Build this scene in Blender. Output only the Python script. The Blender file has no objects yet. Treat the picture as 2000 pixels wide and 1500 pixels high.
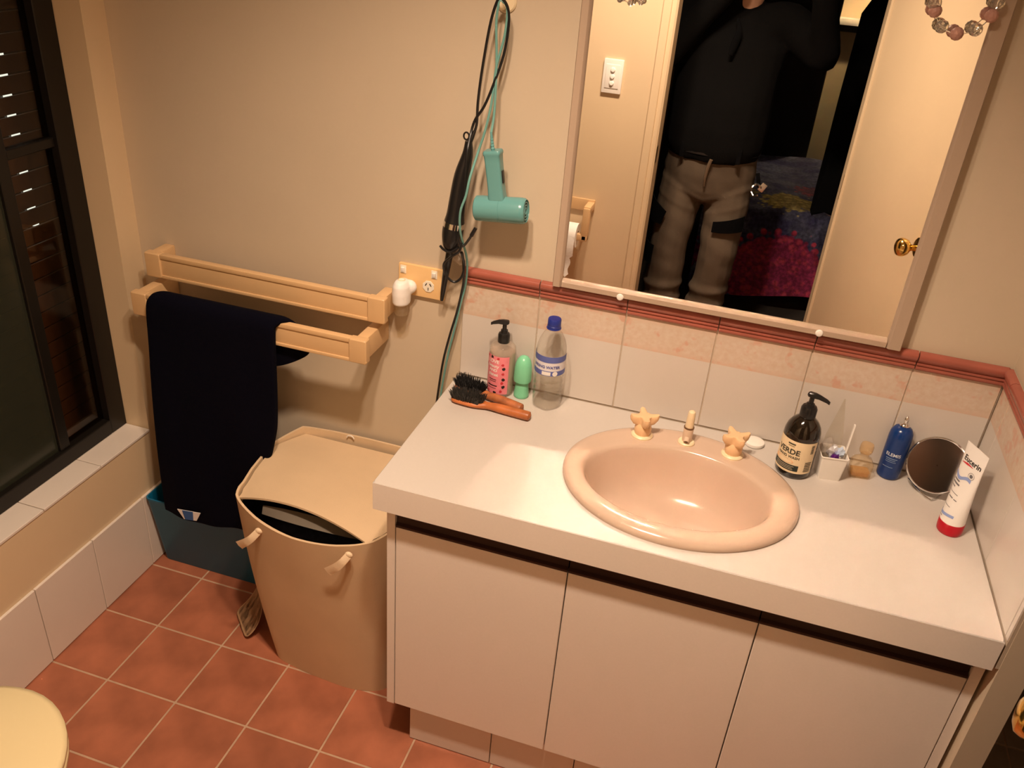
import bpy, bmesh, math, random
from mathutils import Vector, Matrix, noise
random.seed(7)
PI = math.pi
scene = bpy.context.scene
COL = scene.collection

# ------------------------------------------------------------------ camera, world, exposure
cam_d = bpy.data.cameras.new('camera'); cam = bpy.data.objects.new('camera', cam_d); COL.objects.link(cam)
yaw, pitch, roll = -.2602, -.5155, .0836
CAMP = Vector((.600, -1.7327, 1.8028))
_f = Vector((math.sin(yaw)*math.cos(pitch), math.cos(yaw)*math.cos(pitch), math.sin(pitch)))
_r = Vector((math.cos(yaw), -math.sin(yaw), 0)); _u = _r.cross(_f)
CR = math.cos(roll)*_r + math.sin(roll)*_u; CU = -math.sin(roll)*_r + math.cos(roll)*_u; CF = _f
cam.matrix_world = Matrix(((CR.x, CU.x, -CF.x, CAMP.x), (CR.y, CU.y, -CF.y, CAMP.y), (CR.z, CU.z, -CF.z, CAMP.z), (0, 0, 0, 1)))
cam_d.sensor_width = 36; cam_d.lens = 36*1667.03/2000; cam_d.clip_start = .01; cam_d.clip_end = 50
scene.camera = cam
w = bpy.data.worlds.new('night'); scene.world = w; w.use_nodes = True
w.node_tree.nodes['Background'].inputs[0].default_value = (.25, .35, .6, 1)
w.node_tree.nodes['Background'].inputs[1].default_value = .004
vs = scene.view_settings
vs.view_transform = 'Standard'; vs.look = 'None'; vs.gamma = 1; vs.use_curve_mapping = False
vs.exposure = 0.30
LAMP = Vector((.25, -.92, 2.40)); LAMP_DX = .11; LAMP_COL = (1, .75, .55); LAMP_WATTS = 60; LAMP_CONE = 128
try:
    cy = scene.cycles
    cy.use_denoising = True; cy.sample_clamp_indirect = 0; cy.blur_glossy = 0
    cy.max_bounces = 7; cy.diffuse_bounces = 4; cy.glossy_bounces = 4; cy.transparent_max_bounces = 12; cy.transmission_bounces = 5
except Exception: pass

# ------------------------------------------------------------------ materials
MATS = {}
def mat(name, col, rough=.5, metal=0, var=0, vscale=8, bump=0, bscale=60, trans=0, ior=1.45, emit=None, estr=0, sheen=0, coat=0, spec=.5, rand=0):
    if name in MATS: return MATS[name]
    m = bpy.data.materials.new(name); m.use_nodes = True; nt = m.node_tree; b = nt.nodes['Principled BSDF']
    c = (*col, 1); b.inputs['Base Color'].default_value = c
    b.inputs['Roughness'].default_value = rough; b.inputs['Metallic'].default_value = metal
    b.inputs['Transmission Weight'].default_value = trans; b.inputs['IOR'].default_value = ior
    b.inputs['Sheen Weight'].default_value = sheen; b.inputs['Coat Weight'].default_value = coat
    b.inputs['Specular IOR Level'].default_value = spec
    if emit: b.inputs['Emission Color'].default_value = (*emit, 1); b.inputs['Emission Strength'].default_value = estr
    tc = None
    if var or bump: tc = nt.nodes.new('ShaderNodeTexCoord')
    last = None
    if var:
        n = nt.nodes.new('ShaderNodeTexNoise'); n.inputs['Scale'].default_value = vscale; n.inputs['Detail'].default_value = 5
        nt.links.new(tc.outputs['Object'], n.inputs['Vector'])
        r = nt.nodes.new('ShaderNodeMapRange'); r.inputs['From Min'].default_value = .3; r.inputs['From Max'].default_value = .7
        r.inputs['To Min'].default_value = 1-var; r.inputs['To Max'].default_value = 1+var
        nt.links.new(n.outputs['Fac'], r.inputs['Value'])
        mx = nt.nodes.new('ShaderNodeVectorMath'); mx.operation = 'SCALE'; mx.inputs[0].default_value = col
        nt.links.new(r.outputs['Result'], mx.inputs['Scale']); last = mx.outputs['Vector']
    if rand:
        oi = nt.nodes.new('ShaderNodeObjectInfo'); r2 = nt.nodes.new('ShaderNodeMapRange')
        r2.inputs['To Min'].default_value = 1-rand; r2.inputs['To Max'].default_value = 1+rand
        nt.links.new(oi.outputs['Random'], r2.inputs['Value'])
        m2 = nt.nodes.new('ShaderNodeVectorMath'); m2.operation = 'SCALE'
        if last: nt.links.new(last, m2.inputs[0])
        else: m2.inputs[0].default_value = col
        nt.links.new(r2.outputs['Result'], m2.inputs['Scale']); last = m2.outputs['Vector']
    if last: nt.links.new(last, b.inputs['Base Color'])
    if bump:
        n = nt.nodes.new('ShaderNodeTexNoise'); n.inputs['Scale'].default_value = bscale; n.inputs['Detail'].default_value = 3
        nt.links.new(tc.outputs['Object'], n.inputs['Vector'])
        bp = nt.nodes.new('ShaderNodeBump'); bp.inputs['Strength'].default_value = bump; bp.inputs['Distance'].default_value = .002
        nt.links.new(n.outputs['Fac'], bp.inputs['Height']); nt.links.new(bp.outputs['Normal'], b.inputs['Normal'])
    MATS[name] = m; return m
def clear(name, tint, rough=.02, body=0, bodycol=(1, 1, 1)):
    """thin clear plastic or glass: transparent shell with a fresnel reflection and a little body colour"""
    if name in MATS: return MATS[name]
    m = bpy.data.materials.new(name); m.use_nodes = True; nt = m.node_tree; out = nt.nodes['Material Output']
    nt.nodes.remove(nt.nodes['Principled BSDF'])
    t = nt.nodes.new('ShaderNodeBsdfTransparent'); t.inputs[0].default_value = (*tint, 1)
    g = nt.nodes.new('ShaderNodeBsdfGlossy'); g.inputs['Roughness'].default_value = rough
    lw = nt.nodes.new('ShaderNodeLayerWeight'); lw.inputs['Blend'].default_value = .5
    pw = nt.nodes.new('ShaderNodeMath'); pw.operation = 'POWER'; pw.inputs[1].default_value = 4.5; nt.links.new(lw.outputs['Facing'], pw.inputs[0])
    fr = nt.nodes.new('ShaderNodeMath'); fr.operation = 'MULTIPLY_ADD'; fr.inputs[1].default_value = .75; fr.inputs[2].default_value = .045; nt.links.new(pw.outputs[0], fr.inputs[0])
    mx = nt.nodes.new('ShaderNodeMixShader')
    nt.links.new(fr.outputs[0], mx.inputs[0]); nt.links.new(g.outputs[0], mx.inputs[2])
    if body:
        d = nt.nodes.new('ShaderNodeBsdfDiffuse'); d.inputs[0].default_value = (*bodycol, 1)
        m0 = nt.nodes.new('ShaderNodeMixShader'); m0.inputs[0].default_value = body
        nt.links.new(t.outputs[0], m0.inputs[1]); nt.links.new(d.outputs[0], m0.inputs[2]); nt.links.new(m0.outputs[0], mx.inputs[1])
    else: nt.links.new(t.outputs[0], mx.inputs[1])
    nt.links.new(mx.outputs[0], out.inputs['Surface'])
    MATS[name] = m; return m

M_WALL = mat('cream paint', (.555, .462, .345), .55, var=.03, vscale=3, bump=.08, bscale=120)
M_WALLG = mat('cream gloss paint', (.68, .53, .345), .38, var=.03, vscale=3)
M_CEIL = mat('ceiling paint', (.80, .76, .68), .8)
M_GROUT = mat('grout', (.50, .345, .235), .9, var=.1, vscale=30)
M_GROUTW = mat('pale grout', (.46, .38, .29), .9, var=.1, vscale=30)
M_WTILE = mat('white glazed tile', (.72, .65, .58), .28, var=.025, vscale=6)
M_LAM = mat('white laminate', (.54, .50, .46), .36, var=.012, vscale=200, spec=.9)
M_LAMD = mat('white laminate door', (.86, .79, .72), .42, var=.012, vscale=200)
M_DARKB = mat('dark brown rail', (.035, .014, .010), .45)
M_CERAM = mat('peach ceramic', (.57, .43, .335), .16, coat=.3)
M_TAPP = mat('apricot acrylic', (.80, .53, .30), .25)
M_ALMOND = mat('almond plastic', (.66, .43, .22), .35, var=.03, vscale=10)
M_CREAMP = mat('cream plastic', (.80, .66, .44), .35)
M_WHITEP = mat('white plastic', (.82, .79, .74), .35)
M_CHROME = mat('chrome', (.8, .8, .8), .12, 1)
M_BRASS = mat('brass', (.80, .53, .16), .16, 1)
M_BLACKP = mat('black plastic', (.012, .011, .011), .3)
M_FRAMEB = mat('dark bronze aluminium', (.012, .010, .008), .35, .3)
M_MIRROR = mat('mirror silver', (.93, .93, .92), 0.0, 1)
M_MFRAME = mat('beige mirror frame', (.42, .315, .235), .35)
M_MINT = mat('mint plastic', (.115, .30, .30), .25)
M_NAVY = mat('navy terry', (.0022, .0022, .0075), 1.0, bump=1, bscale=900, spec=.1)
M_TEAL = mat('teal plastic', (.004, .125, .250), .4)
M_KRAFT = mat('tan hamper cloth', (.66, .49, .31), .85, var=.05, vscale=7, bump=.25, bscale=500)
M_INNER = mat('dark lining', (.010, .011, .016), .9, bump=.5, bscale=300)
M_RIBBON = mat('cream ribbon', (.84, .66, .45), .7, bump=.4, bscale=700)
M_WOOD = mat('chestnut wood', (.42, .125, .035), .4, var=.25, vscale=25)
M_BRBLK = mat('black bristle', (.008, .007, .007), .8)
M_BRGRY = mat('grey bristle', (.030, .026, .022), .85)
M_TOILET = mat('ivory china', (.74, .62, .36), .2)
M_RED = mat('terracotta glazed dado', (.33, .095, .066), .22, var=.08, vscale=20, rand=.05)
M_CARPET = mat('dark carpet', (.05, .04, .032), .95, bump=.6, bscale=400)
M_BLACKC = mat('black cloth', (.0035, .0035, .004), 1.0, bump=.3, bscale=300, spec=.1)

def tile_floor_mat():
    m = mat('terracotta floor tile', (.36, .124, .066), .42, var=.24, vscale=9, rand=.10)
    nt = m.node_tree; b = nt.nodes['Principled BSDF']
    n = nt.nodes.new('ShaderNodeTexNoise'); n.inputs['Scale'].default_value = 14; n.inputs['Detail'].default_value = 6
    tc = nt.nodes.new('ShaderNodeTexCoord'); nt.links.new(tc.outputs['Object'], n.inputs['Vector'])
    r = nt.nodes.new('ShaderNodeMapRange'); r.inputs['To Min'].default_value = .28; r.inputs['To Max'].default_value = .58
    nt.links.new(n.outputs['Fac'], r.inputs['Value']); nt.links.new(r.outputs['Result'], b.inputs['Roughness'])
    return m
M_FTILE = tile_floor_mat()
M_GTILE = mat('grey brown tile', (.36, .28, .21), .5, var=.12, vscale=18, rand=.05)

def border_tile_mat():
    """white tile with a mottled peach floral border printed along the top"""
    m = bpy.data.materials.new('border tile'); m.use_nodes = True; nt = m.node_tree; L = nt.links; b = nt.nodes['Principled BSDF']
    b.inputs['Roughness'].default_value = .28
    g = nt.nodes.new('ShaderNodeNewGeometry'); sp = nt.nodes.new('ShaderNodeSeparateXYZ'); L.new(g.outputs['Position'], sp.inputs[0])
    def rng(a, bb, lo, hi, src):
        r = nt.nodes.new('ShaderNodeMapRange'); r.inputs['From Min'].default_value = a; r.inputs['From Max'].default_value = bb
        r.inputs['To Min'].default_value = lo; r.inputs['To Max'].default_value = hi; L.new(src, r.inputs['Value']); return r.outputs['Result']
    def mixc(fac, a, bcol):
        x = nt.nodes.new('ShaderNodeMix'); x.data_type = 'RGBA'
        if isinstance(fac, float): x.inputs[0].default_value = fac
        else: L.new(fac, x.inputs[0])
        for i, c in ((6, a), (7, bcol)):
            if isinstance(c, tuple): x.inputs[i].default_value = (*c, 1)
            else: L.new(c, x.inputs[i])
        return x.outputs[2]
    n1 = nt.nodes.new('ShaderNodeTexNoise'); n1.inputs['Scale'].default_value = 90; n1.inputs['Detail'].default_value = 4; L.new(g.outputs['Position'], n1.inputs['Vector'])
    n2 = nt.nodes.new('ShaderNodeTexNoise'); n2.inputs['Scale'].default_value = 17; n2.inputs['Detail'].default_value = 3; n2.inputs['Roughness'].default_value = .7; L.new(g.outputs['Position'], n2.inputs['Vector'])
    base = mixc(rng(.35, .65, 0, 1, n1.outputs['Fac']), (.57, .44, .34), (.61, .51, .42))
    flower = mixc(rng(.56, .63, 0, .85, n2.outputs['Fac']), base, (.58, .33, .24))
    z = sp.outputs['Z']
    # thin scalloped lines at both edges of the band
    w1 = nt.nodes.new('ShaderNodeMath'); w1.operation = 'PINGPONG'; w1.inputs[1].default_value = .0125; L.new(z, w1.inputs[0])
    inb = rng(.9465, .9475, 0, 1, z)
    e1 = rng(.947, .960, 1, 0, z); e2 = rng(1.008, 1.022, 0, 1, z)
    ad = nt.nodes.new('ShaderNodeMath'); ad.operation = 'MAXIMUM'; L.new(e1, ad.inputs[0]); L.new(e2, ad.inputs[1])
    mu = nt.nodes.new('ShaderNodeMath'); mu.operation = 'MULTIPLY'; L.new(ad.outputs[0], mu.inputs[0]); L.new(rng(.4, .6, .1, .8, n1.outputs['Fac']), mu.inputs[1])
    band = mixc(mu.outputs[0], flower, (.60, .39, .28))
    L.new(mixc(inb, (.60, .55, .50), band), b.inputs['Base Color'])
    return m
M_BTILE = border_tile_mat()

# ------------------------------------------------------------------ mesh helpers
def box(bm, x0, x1, y0, y1, z0, z1, bev=0, seg=2):
    r = bmesh.ops.create_cube(bm, size=1)
    for v in r['verts']:
        v.co = Vector((x0+(v.co.x+.5)*(x1-x0), y0+(v.co.y+.5)*(y1-y0), z0+(v.co.z+.5)*(z1-z0)))
    if bev:
        es = list({e for v in r['verts'] for e in v.link_edges})
        bmesh.ops.bevel(bm, geom=es, offset=bev, segments=seg, profile=.6, affect='EDGES')
    return bm
def B(*a, **k):
    bm = bmesh.new(); box(bm, *a, **k); return bm
def lathe(prof, n=40, c=(0, 0, 0), bm=None, sx=1, sy=1, cap0=True, cap1=True):
    bm = bm or bmesh.new(); rings = []
    for r, z in prof:
        rings.append([bm.verts.new((c[0]+sx*r*math.cos(2*PI*i/n), c[1]+sy*r*math.sin(2*PI*i/n), c[2]+z)) for i in range(n)])
    for a, b in zip(rings, rings[1:]):
        for i in range(n): bm.faces.new((a[i], a[(i+1) % n], b[(i+1) % n], b[i]))
    if cap0: bm.faces.new(rings[0][::-1])
    if cap1: bm.faces.new(rings[-1])
    return bm
def loft(rings, bm=None, cap=True):
    bm = bm or bmesh.new(); R = [[bm.verts.new(p) for p in r] for r in rings]; n = len(R[0])
    for a, b in zip(R, R[1:]):
        for i in range(n): bm.faces.new((a[i], a[(i+1) % n], b[(i+1) % n], b[i]))
    if cap: bm.faces.new(R[0][::-1]); bm.faces.new(R[-1])
    return bm
def crom(pts, k=6, closed=False):
    P = [Vector(p) for p in pts]; n = len(P); out = []
    rng = range(n) if closed else range(n-1)
    for i in rng:
        if closed: a, b, c, d = P[(i-1) % n], P[i], P[(i+1) % n], P[(i+2) % n]
        else: a, b, c, d = P[max(i-1, 0)], P[i], P[i+1], P[min(i+2, n-1)]
        for j in range(k):
            t = j/k
            out.append(.5*((2*b)+(c-a)*t+(2*a-5*b+4*c-d)*t*t+(3*b-a-3*c+d)*t**3))
    if not closed: out.append(P[-1].copy())
    return out
def tube(pts, r, n=8, bm=None, smooth=5, flat=1.0):
    """sweep a circle (or list of radii) along a smoothed path"""
    bm = bm or bmesh.new()
    if smooth: 
        if isinstance(r, (list, tuple)):
            rr = [v[0] for v in crom([(x, 0, 0) for x in r], smooth)]
        else: rr = None
        P = crom(pts, smooth)
    else: P = [Vector(p) for p in pts]; rr = list(r) if isinstance(r, (list, tuple)) else None
    rr = rr or [r]*len(P)
    rings = []; up = None
    for i, p in enumerate(P):
        t = (P[min(i+1, len(P)-1)]-P[max(i-1, 0)])
        if t.length < 1e-9: t = Vector((0, 0, 1))
        t.normalize()
        if up is None: up = t.orthogonal().normalized()
        else:
            up = up-t*up.dot(t)
            up = up.normalized() if up.length > 1e-6 else t.orthogonal().normalized()
        s = t.cross(up)
        rings.append([p+rr[i]*(math.cos(2*PI*j/n)*up*flat+math.sin(2*PI*j/n)*s) for j in range(n)])
    return loft(rings, bm)
def sphere(bm, c, r, n=16, s=(1, 1, 1)):
    q = bmesh.ops.create_uvsphere(bm, u_segments=n, v_segments=max(6, n//2), radius=1)
    for v in q['verts']: v.co = Vector((c[0]+v.co.x*r*s[0], c[1]+v.co.y*r*s[1], c[2]+v.co.z*r*s[2]))
    return bm
def xform(bm, mtx):
    bmesh.ops.transform(bm, matrix=mtx, verts=bm.verts); return bm
def prism(poly, axis, a, b, bm=None):
    """extrude a 2-D outline along an axis ('x': outline is (y,z); 'y': (x,z); 'z': (x,y))"""
    f = {'x': lambda u, v, t: (t, u, v), 'y': lambda u, v, t: (u, t, v), 'z': lambda u, v, t: (u, v, t)}[axis]
    bm = loft([[f(u, v, a) for u, v in poly], [f(u, v, b) for u, v in poly]], bm)
    bmesh.ops.recalc_face_normals(bm, faces=bm.faces); return bm

def root_of(o):
    while o.parent: o = o.parent
    return o
def to_mesh(name, bm, m, smooth=None):
    if isinstance(bm, bpy.types.Mesh): me = bm
    else:
        bmesh.ops.recalc_face_normals(bm, faces=bm.faces)
        me = bpy.data.meshes.new(name); bm.to_mesh(me); bm.free()
    if m:
        me.materials.clear(); me.materials.append(m)
    if smooth is not None:
        me.polygons.foreach_set('use_smooth', [True]*len(me.polygons))
        try: me.set_sharp_from_angle(angle=math.radians(smooth))
        except Exception: pass
    return me
def obj(name, bm, m, parent=None, w=False, smooth=35, loc=None):
    me = to_mesh(name, bm, m, smooth)
    o = bpy.data.objects.new(name, me); COL.objects.link(o)
    if parent:
        o.parent = parent
        if w: me.transform(Matrix.Translation(-root_of(parent).location))
    if loc: o.location = loc
    return o
def tag(o, label, cat, group=None, kind=None):
    o['label'] = label; o['category'] = cat
    if group: o['group'] = group
    if kind: o['kind'] = kind
    return o
def thing(name, label, cat, loc=(0, 0, 0), rz=0, group=None, kind=None):
    o = bpy.data.objects.new(name, None); COL.objects.link(o); o.empty_display_size = .05
    o.location = loc; o.rotation_euler = (0, 0, rz)
    return tag(o, label, cat, group, kind)
def struct(name, bm, m, label, cat, smooth=35):
    return tag(obj(name, bm, m, smooth=smooth), label, cat, kind='structure')
def text_bm(body, size, align='CENTER', bold=0):
    cu = bpy.data.curves.new('t', 'FONT'); cu.body = body; cu.size = size; cu.align_x = align; cu.align_y = 'CENTER'
    cu.offset = bold; cu.resolution_u = 3
    o = bpy.data.objects.new('t', cu); COL.objects.link(o)
    dg = bpy.context.evaluated_depsgraph_get(); dg.update()
    me = bpy.data.meshes.new_from_object(o.evaluated_get(dg))
    bm = bmesh.new(); bm.from_mesh(me)
    bpy.data.objects.remove(o); bpy.data.curves.remove(cu); bpy.data.meshes.remove(me)
    return bm
def text_map(lines, fn, bm=None):
    """lines: (text, size, x, y, bold); fn maps flat x,y to a point on the surface"""
    bm = bm or bmesh.new()
    for body, size, x, y, bold in lines:
        t = text_bm(body, size, bold=bold)
        me = bpy.data.meshes.new('tmp')
        bmesh.ops.triangulate(t, faces=t.faces)
        for v in t.verts: v.co = Vector(fn(v.co.x+x, v.co.y+y))
        t.to_mesh(me); t.free(); bm.from_mesh(me); bpy.data.meshes.remove(me)
    return bm
def patch(fn, x0, x1, y0, y1, nx=12, ny=2, bm=None):
    bm = bm or bmesh.new()
    g = [[bm.verts.new(fn(x0+(x1-x0)*i/nx, y0+(y1-y0)*j/ny)) for i in range(nx+1)] for j in range(ny+1)]
    for j in range(ny):
        for i in range(nx): bm.faces.new((g[j][i], g[j][i+1], g[j+1][i+1], g[j+1][i]))
    return bm
def oncyl(R, a0=0, z0=0, c=(0, 0), e=.0004):
    return lambda x, y: (c[0]+(R+e)*math.sin(a0+x/R), c[1]-(R+e)*math.cos(a0+x/R), z0+y)
def bars(rows, fn, bm=None):
    """lines of print too small to read: (width, height, x, y)"""
    bm = bm or bmesh.new()
    for w_, h_, x, y in rows: patch(fn, x-w_/2, x+w_/2, y-h_/2, y+h_/2, 10, 1, bm)
    return bm
def remesh(bm, voxel, smooth_it=6, name='r'):
    me = bpy.data.meshes.new(name); bmesh.ops.recalc_face_normals(bm, faces=bm.faces); bm.to_mesh(me); bm.free()
    o = bpy.data.objects.new(name, me); COL.objects.link(o)
    md = o.modifiers.new('r', 'REMESH'); md.mode = 'VOXEL'; md.voxel_size = voxel
    ms = o.modifiers.new('s', 'SMOOTH'); ms.iterations = smooth_it; ms.factor = .5
    dg = bpy.context.evaluated_depsgraph_get(); dg.update()
    out = bpy.data.meshes.new_from_object(o.evaluated_get(dg))
    bpy.data.objects.remove(o); bpy.data.meshes.remove(me); return out

# ------------------------------------------------------------------ the room
XL, XR, YF, CEIL = -.888, 1.158, -1.5, 2.40
YW = .006                                         # painted face of the mirror wall; tile faces stand at y = 0
H, W, DP, TH = .783, 1.158, .484, .066             # worktop height, width, depth, thickness
ZT, ZR = 1.0265, 1.0655                            # top of the splash tiles, top of the dado

floor = struct('floor', B(XL-.3, 2.2, -1.5, .8, -.10, -.0012), M_GROUT, 'terracotta tiled bathroom floor with pale grout', 'floor')
full = to_mesh('floor_tile', B(-.0980, .0980, -.0980, .0980, -.009, 0, bev=.0015, seg=1), M_FTILE, 35)
xs = [XL]+[-.715+.2*i for i in range(0, 10)]+[1.214]
ys = [YW]+[-.149-.2*i for i in range(0, 7)]+[-1.5]
for i in range(len(xs)-1):
    for j in range(len(ys)-1):
        x0, x1, y1, y0 = xs[i], xs[i+1], ys[j], ys[j+1]
        cx, cy_ = (x0+x1)/2, (y0+y1)/2
        if x1-x0 < .02 or y1-y0 < .02: continue
        if abs(x1-x0-.2) < 1e-4 and abs(y1-y0-.2) < 1e-4:
            o = bpy.data.objects.new('floor_tile', full); COL.objects.link(o); o.parent = floor; o.location = (cx, cy_, 0)
        else:
            hx, hy = (x1-x0)/2-.0020, (y1-y0)/2-.0020
            obj('floor_tile', B(-hx, hx, -hy, hy, -.009, 0, bev=.0015, seg=1), M_FTILE, floor, loc=(cx, cy_, 0))
gfull = to_mesh('floor_tile', B(-.148, .148, -.148, .148, -.009, 0, bev=.0015, seg=1), M_GTILE, 35)
for i in range(3):
    for j in range(7):
        o = bpy.data.objects.new('floor_tile', gfull); COL.objects.link(o); o.parent = floor; o.location = (1.215+.15+.3*i, .073-.15-.3*(j-2), 0)

wall_back = struct('wall_back', B(XL-.16, 1.214, YW, YW+.10, 0, CEIL), M_WALL, 'cream painted wall behind the vanity with tiled splashback', 'wall')
# splashback tiles
tx = [.003]+[.187+.2*i for i in range(5)]+[XR-.001]
for i in range(len(tx)-1):
    hx = (tx[i+1]-tx[i])/2-.0012
    obj('splash_tile', B(-hx, hx, 0, .008, H+.0025, ZT-.001, bev=.0012, seg=1), M_BTILE, wall_back, loc=((tx[i]+tx[i+1])/2, 0, 0))
obj('grout_bed', B(.003, XR, .002, .009, H-.06, ZR-.003), M_GROUTW, wall_back)
prof = [(.004, 0), (-.0045, 0), (-.0065, .0025), (-.0065, .006), (-.0040, .0085), (-.0040, .0095), (-.0070, .0115), (-.0070, .0145), (-.0045, .0165), (-.0045, .0175),
        (-.0085, .0200), (-.0110, .0245), (-.0122, .0295), (-.0115, .0340), (-.0085, .0375), (-.004, .039), (.004, .039)]
def dado_x(a, b): return prism([(y, ZT+z) for y, z in prof], 'x', a, b)
for i in range(len(tx)-1):
    obj('dado_tile', dado_x(tx[i]+.0012, tx[i+1]-(.0012 if i < 5 else -.0)), M_RED, wall_back, smooth=50)
# right nib wall
wall_right = struct('wall_right', B(XR+.008, 1.214, -DP, YW, 0, CEIL), M_WALL, 'short cream nib wall closing the vanity on its tiled side', 'wall')
ry = [-.001, -.268, -.468, -DP]
ry = [-.001, -.068, -.268, -.468, -DP+.001]
for i in range(len(ry)-1):
    if ry[i]-ry[i+1] < .02:
        pass
    obj('splash_tile', B(XR, XR+.008, ry[i+1]+.001, ry[i]-.001, H+.0025, ZT-.001, bev=.0006, seg=1), M_BTILE, wall_right)
obj('grout_bed', B(XR+.002, XR+.009, -DP+.001, 0, H-.06, ZR-.003), M_GROUTW, wall_right)
for i in range(len(ry)-1):
    obj('dado_tile', prism([(XR+y+.001, ZT+z) for y, z in prof], 'y', ry[i]-(.0008 if i else 0), ry[i+1]+.0008), M_RED, wall_right, smooth=50)
# alcove beyond the nib, ceiling, door wall
struct('wall_alcove', B(1.95, 2.05, -1.5, .80, 0, CEIL), M_WALL, 'cream wall of the alcove past the nib wall', 'wall')
struct('wall_alcove_back', B(1.214, 2.05, .70, .80, 0, CEIL), M_WALL, 'cream end wall of the alcove past the nib wall', 'wall')
struct('wall_alcove_side', B(1.155, 1.214, YW+.10, .70, 0, CEIL), M_WALL, 'cream side wall of the alcove behind the vanity wall', 'wall')
struct('ceiling', B(-2.6, 2.8, -4.7, .9, CEIL, CEIL+.08), M_CEIL, 'flat white painted ceiling', 'ceiling')
DX0, DX1, DH = .219, .895, 2.04
bm = bmesh.new()
box(bm, -2.2, DX0-.012, -1.6, -1.5, 0, CEIL); box(bm, DX1+.012, 2.2, -1.6, -1.5, 0, CEIL); box(bm, DX0-.012, DX1+.012, -1.6, -1.5, DH+.012, CEIL)
wall_front = struct('wall_front', bm, M_WALLG, 'glossy cream wall with the doorway facing the mirror', 'wall')
bm = bmesh.new()
def arch(bm, x0, x1, s):
    ys_ = [(-1.5, 0), (-1.484, 0), (-1.484, .026), (-1.490, .029), (-1.489, .035), (-1.489, .043), (-1.496, .050), (-1.5, .050)]
    prism([(x0 + s*t, y) for y, t in ys_], 'z', 0, DH+.045, bm)
architr = thing('trim_1', 'cream moulded door frame around the bedroom doorway', 'door frame', (DX0, -1.5, 0), kind='structure')
bm = bmesh.new(); arch(bm, DX0-.046, 0, 1); obj('architrave', bm, M_WALLG, architr, w=True)
bm = bmesh.new(); arch(bm, DX1+.046, 0, -1); obj('architrave', bm, M_WALLG, architr, w=True)
obj('architrave', B(DX0-.046, DX1+.046, -1.5, -1.484, DH, DH+.046, bev=.004), M_WALLG, architr, w=True)
obj('jamb', B(DX0-.012, DX0+.004, -1.6, -1.496, 0, DH), M_WALLG, architr, w=True)
obj('jamb', B(DX1-.004, DX1+.012, -1.6, -1.496, 0, DH), M_WALLG, architr, w=True)
obj('jamb', B(DX0, DX1, -1.6, -1.496, DH-.004, DH+.012), M_WALLG, architr, w=True)
obj('strike_plate', B(DX0+.0038, DX0+.0052, -1.531, -1.4995, .985, 1.045, bev=.0004, seg=1), mat('dull brass', (.16, .10, .04), .4, .8), architr, w=True)

# low tiled hob and nib on the shower side
wall_left = struct('wall_left', B(XL-.16, XL+.0, -1.5, YW, 0, .425), M_WALLG, 'low tiled hob under the dark framed screen', 'wall')
obj('nib', B(XL-.16, XL, -.069, YW, .425, CEIL), M_WALLG, wall_left)
obj('grout_bed', B(XL, XL+.003, -1.5, YW, 0, .243), M_GROUTW, wall_left)
hy_ = [YW-.001]+[-.147-.2*i for i in range(7)]+[-1.499]
for i in range(len(hy_)-1):
    if hy_[i]-hy_[i+1] > .01:
        obj('hob_tile', B(XL, XL+.008, hy_[i+1]+.0012, hy_[i]-.0012, .003, .245, bev=.001, seg=1), M_WTILE, wall_left)
sy_ = [-.0695]+[-.265-.1985*i for i in range(7)]
for i in range(len(sy_)-1):
    obj('sill_tile', B(XL-.155, XL+.003, sy_[i+1]+.0012, sy_[i]-.0012, .425, .433, bev=.0012, seg=1), M_WTILE, wall_left)
obj('header', B(XL-.16, XL, -1.5, -.069, 2.06, CEIL), M_WALLG, wall_left)

# dark framed screen above the hob
SX = -.972
win = thing('window_1', 'dark bronze framed glass screen above the tiled hob', 'window', (SX, -.78, .433), kind='structure')
def fr(x0, x1, y0, y1, z0, z1): obj('frame', B(x0, x1, y0, y1, z0, z1, bev=.002, seg=1), M_FRAMEB, win, w=True)
fr(SX-.03, SX+.012, -.128, -.0695, .433, 2.06)
fr(SX-.03, SX+.012, -1.5, -.128, .433, .476); fr(SX-.03, SX+.012, -1.5, -.128, 2.02, 2.06)
fr(SX-.022, SX+.004, -.300, -.268, .476, 2.02)
fr(SX-.024, SX+.002, -.268, -.128, 1.225, 1.247)
fr(SX-.03, SX+.012, -1.5, -1.46, .476, 2.02)
M_PANE = clear('smoked pane', (.72, .62, .52), .03)
M_PANE2 = clear('obscure pane', (.40, .42, .36), .18, .5, (.050, .054, .036))
obj('pane', B(SX-.014, SX-.010, -.268, -.128, .476, 1.225), M_PANE, win, w=True)
obj('pane', B(SX-.014, SX-.010, -.268, -.128, 1.247, 2.02), M_PANE, win, w=True)
obj('pane', B(SX-.012, SX-.006, -1.46, -.300, .476, 2.02), M_PANE2, win, w=True)
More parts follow.
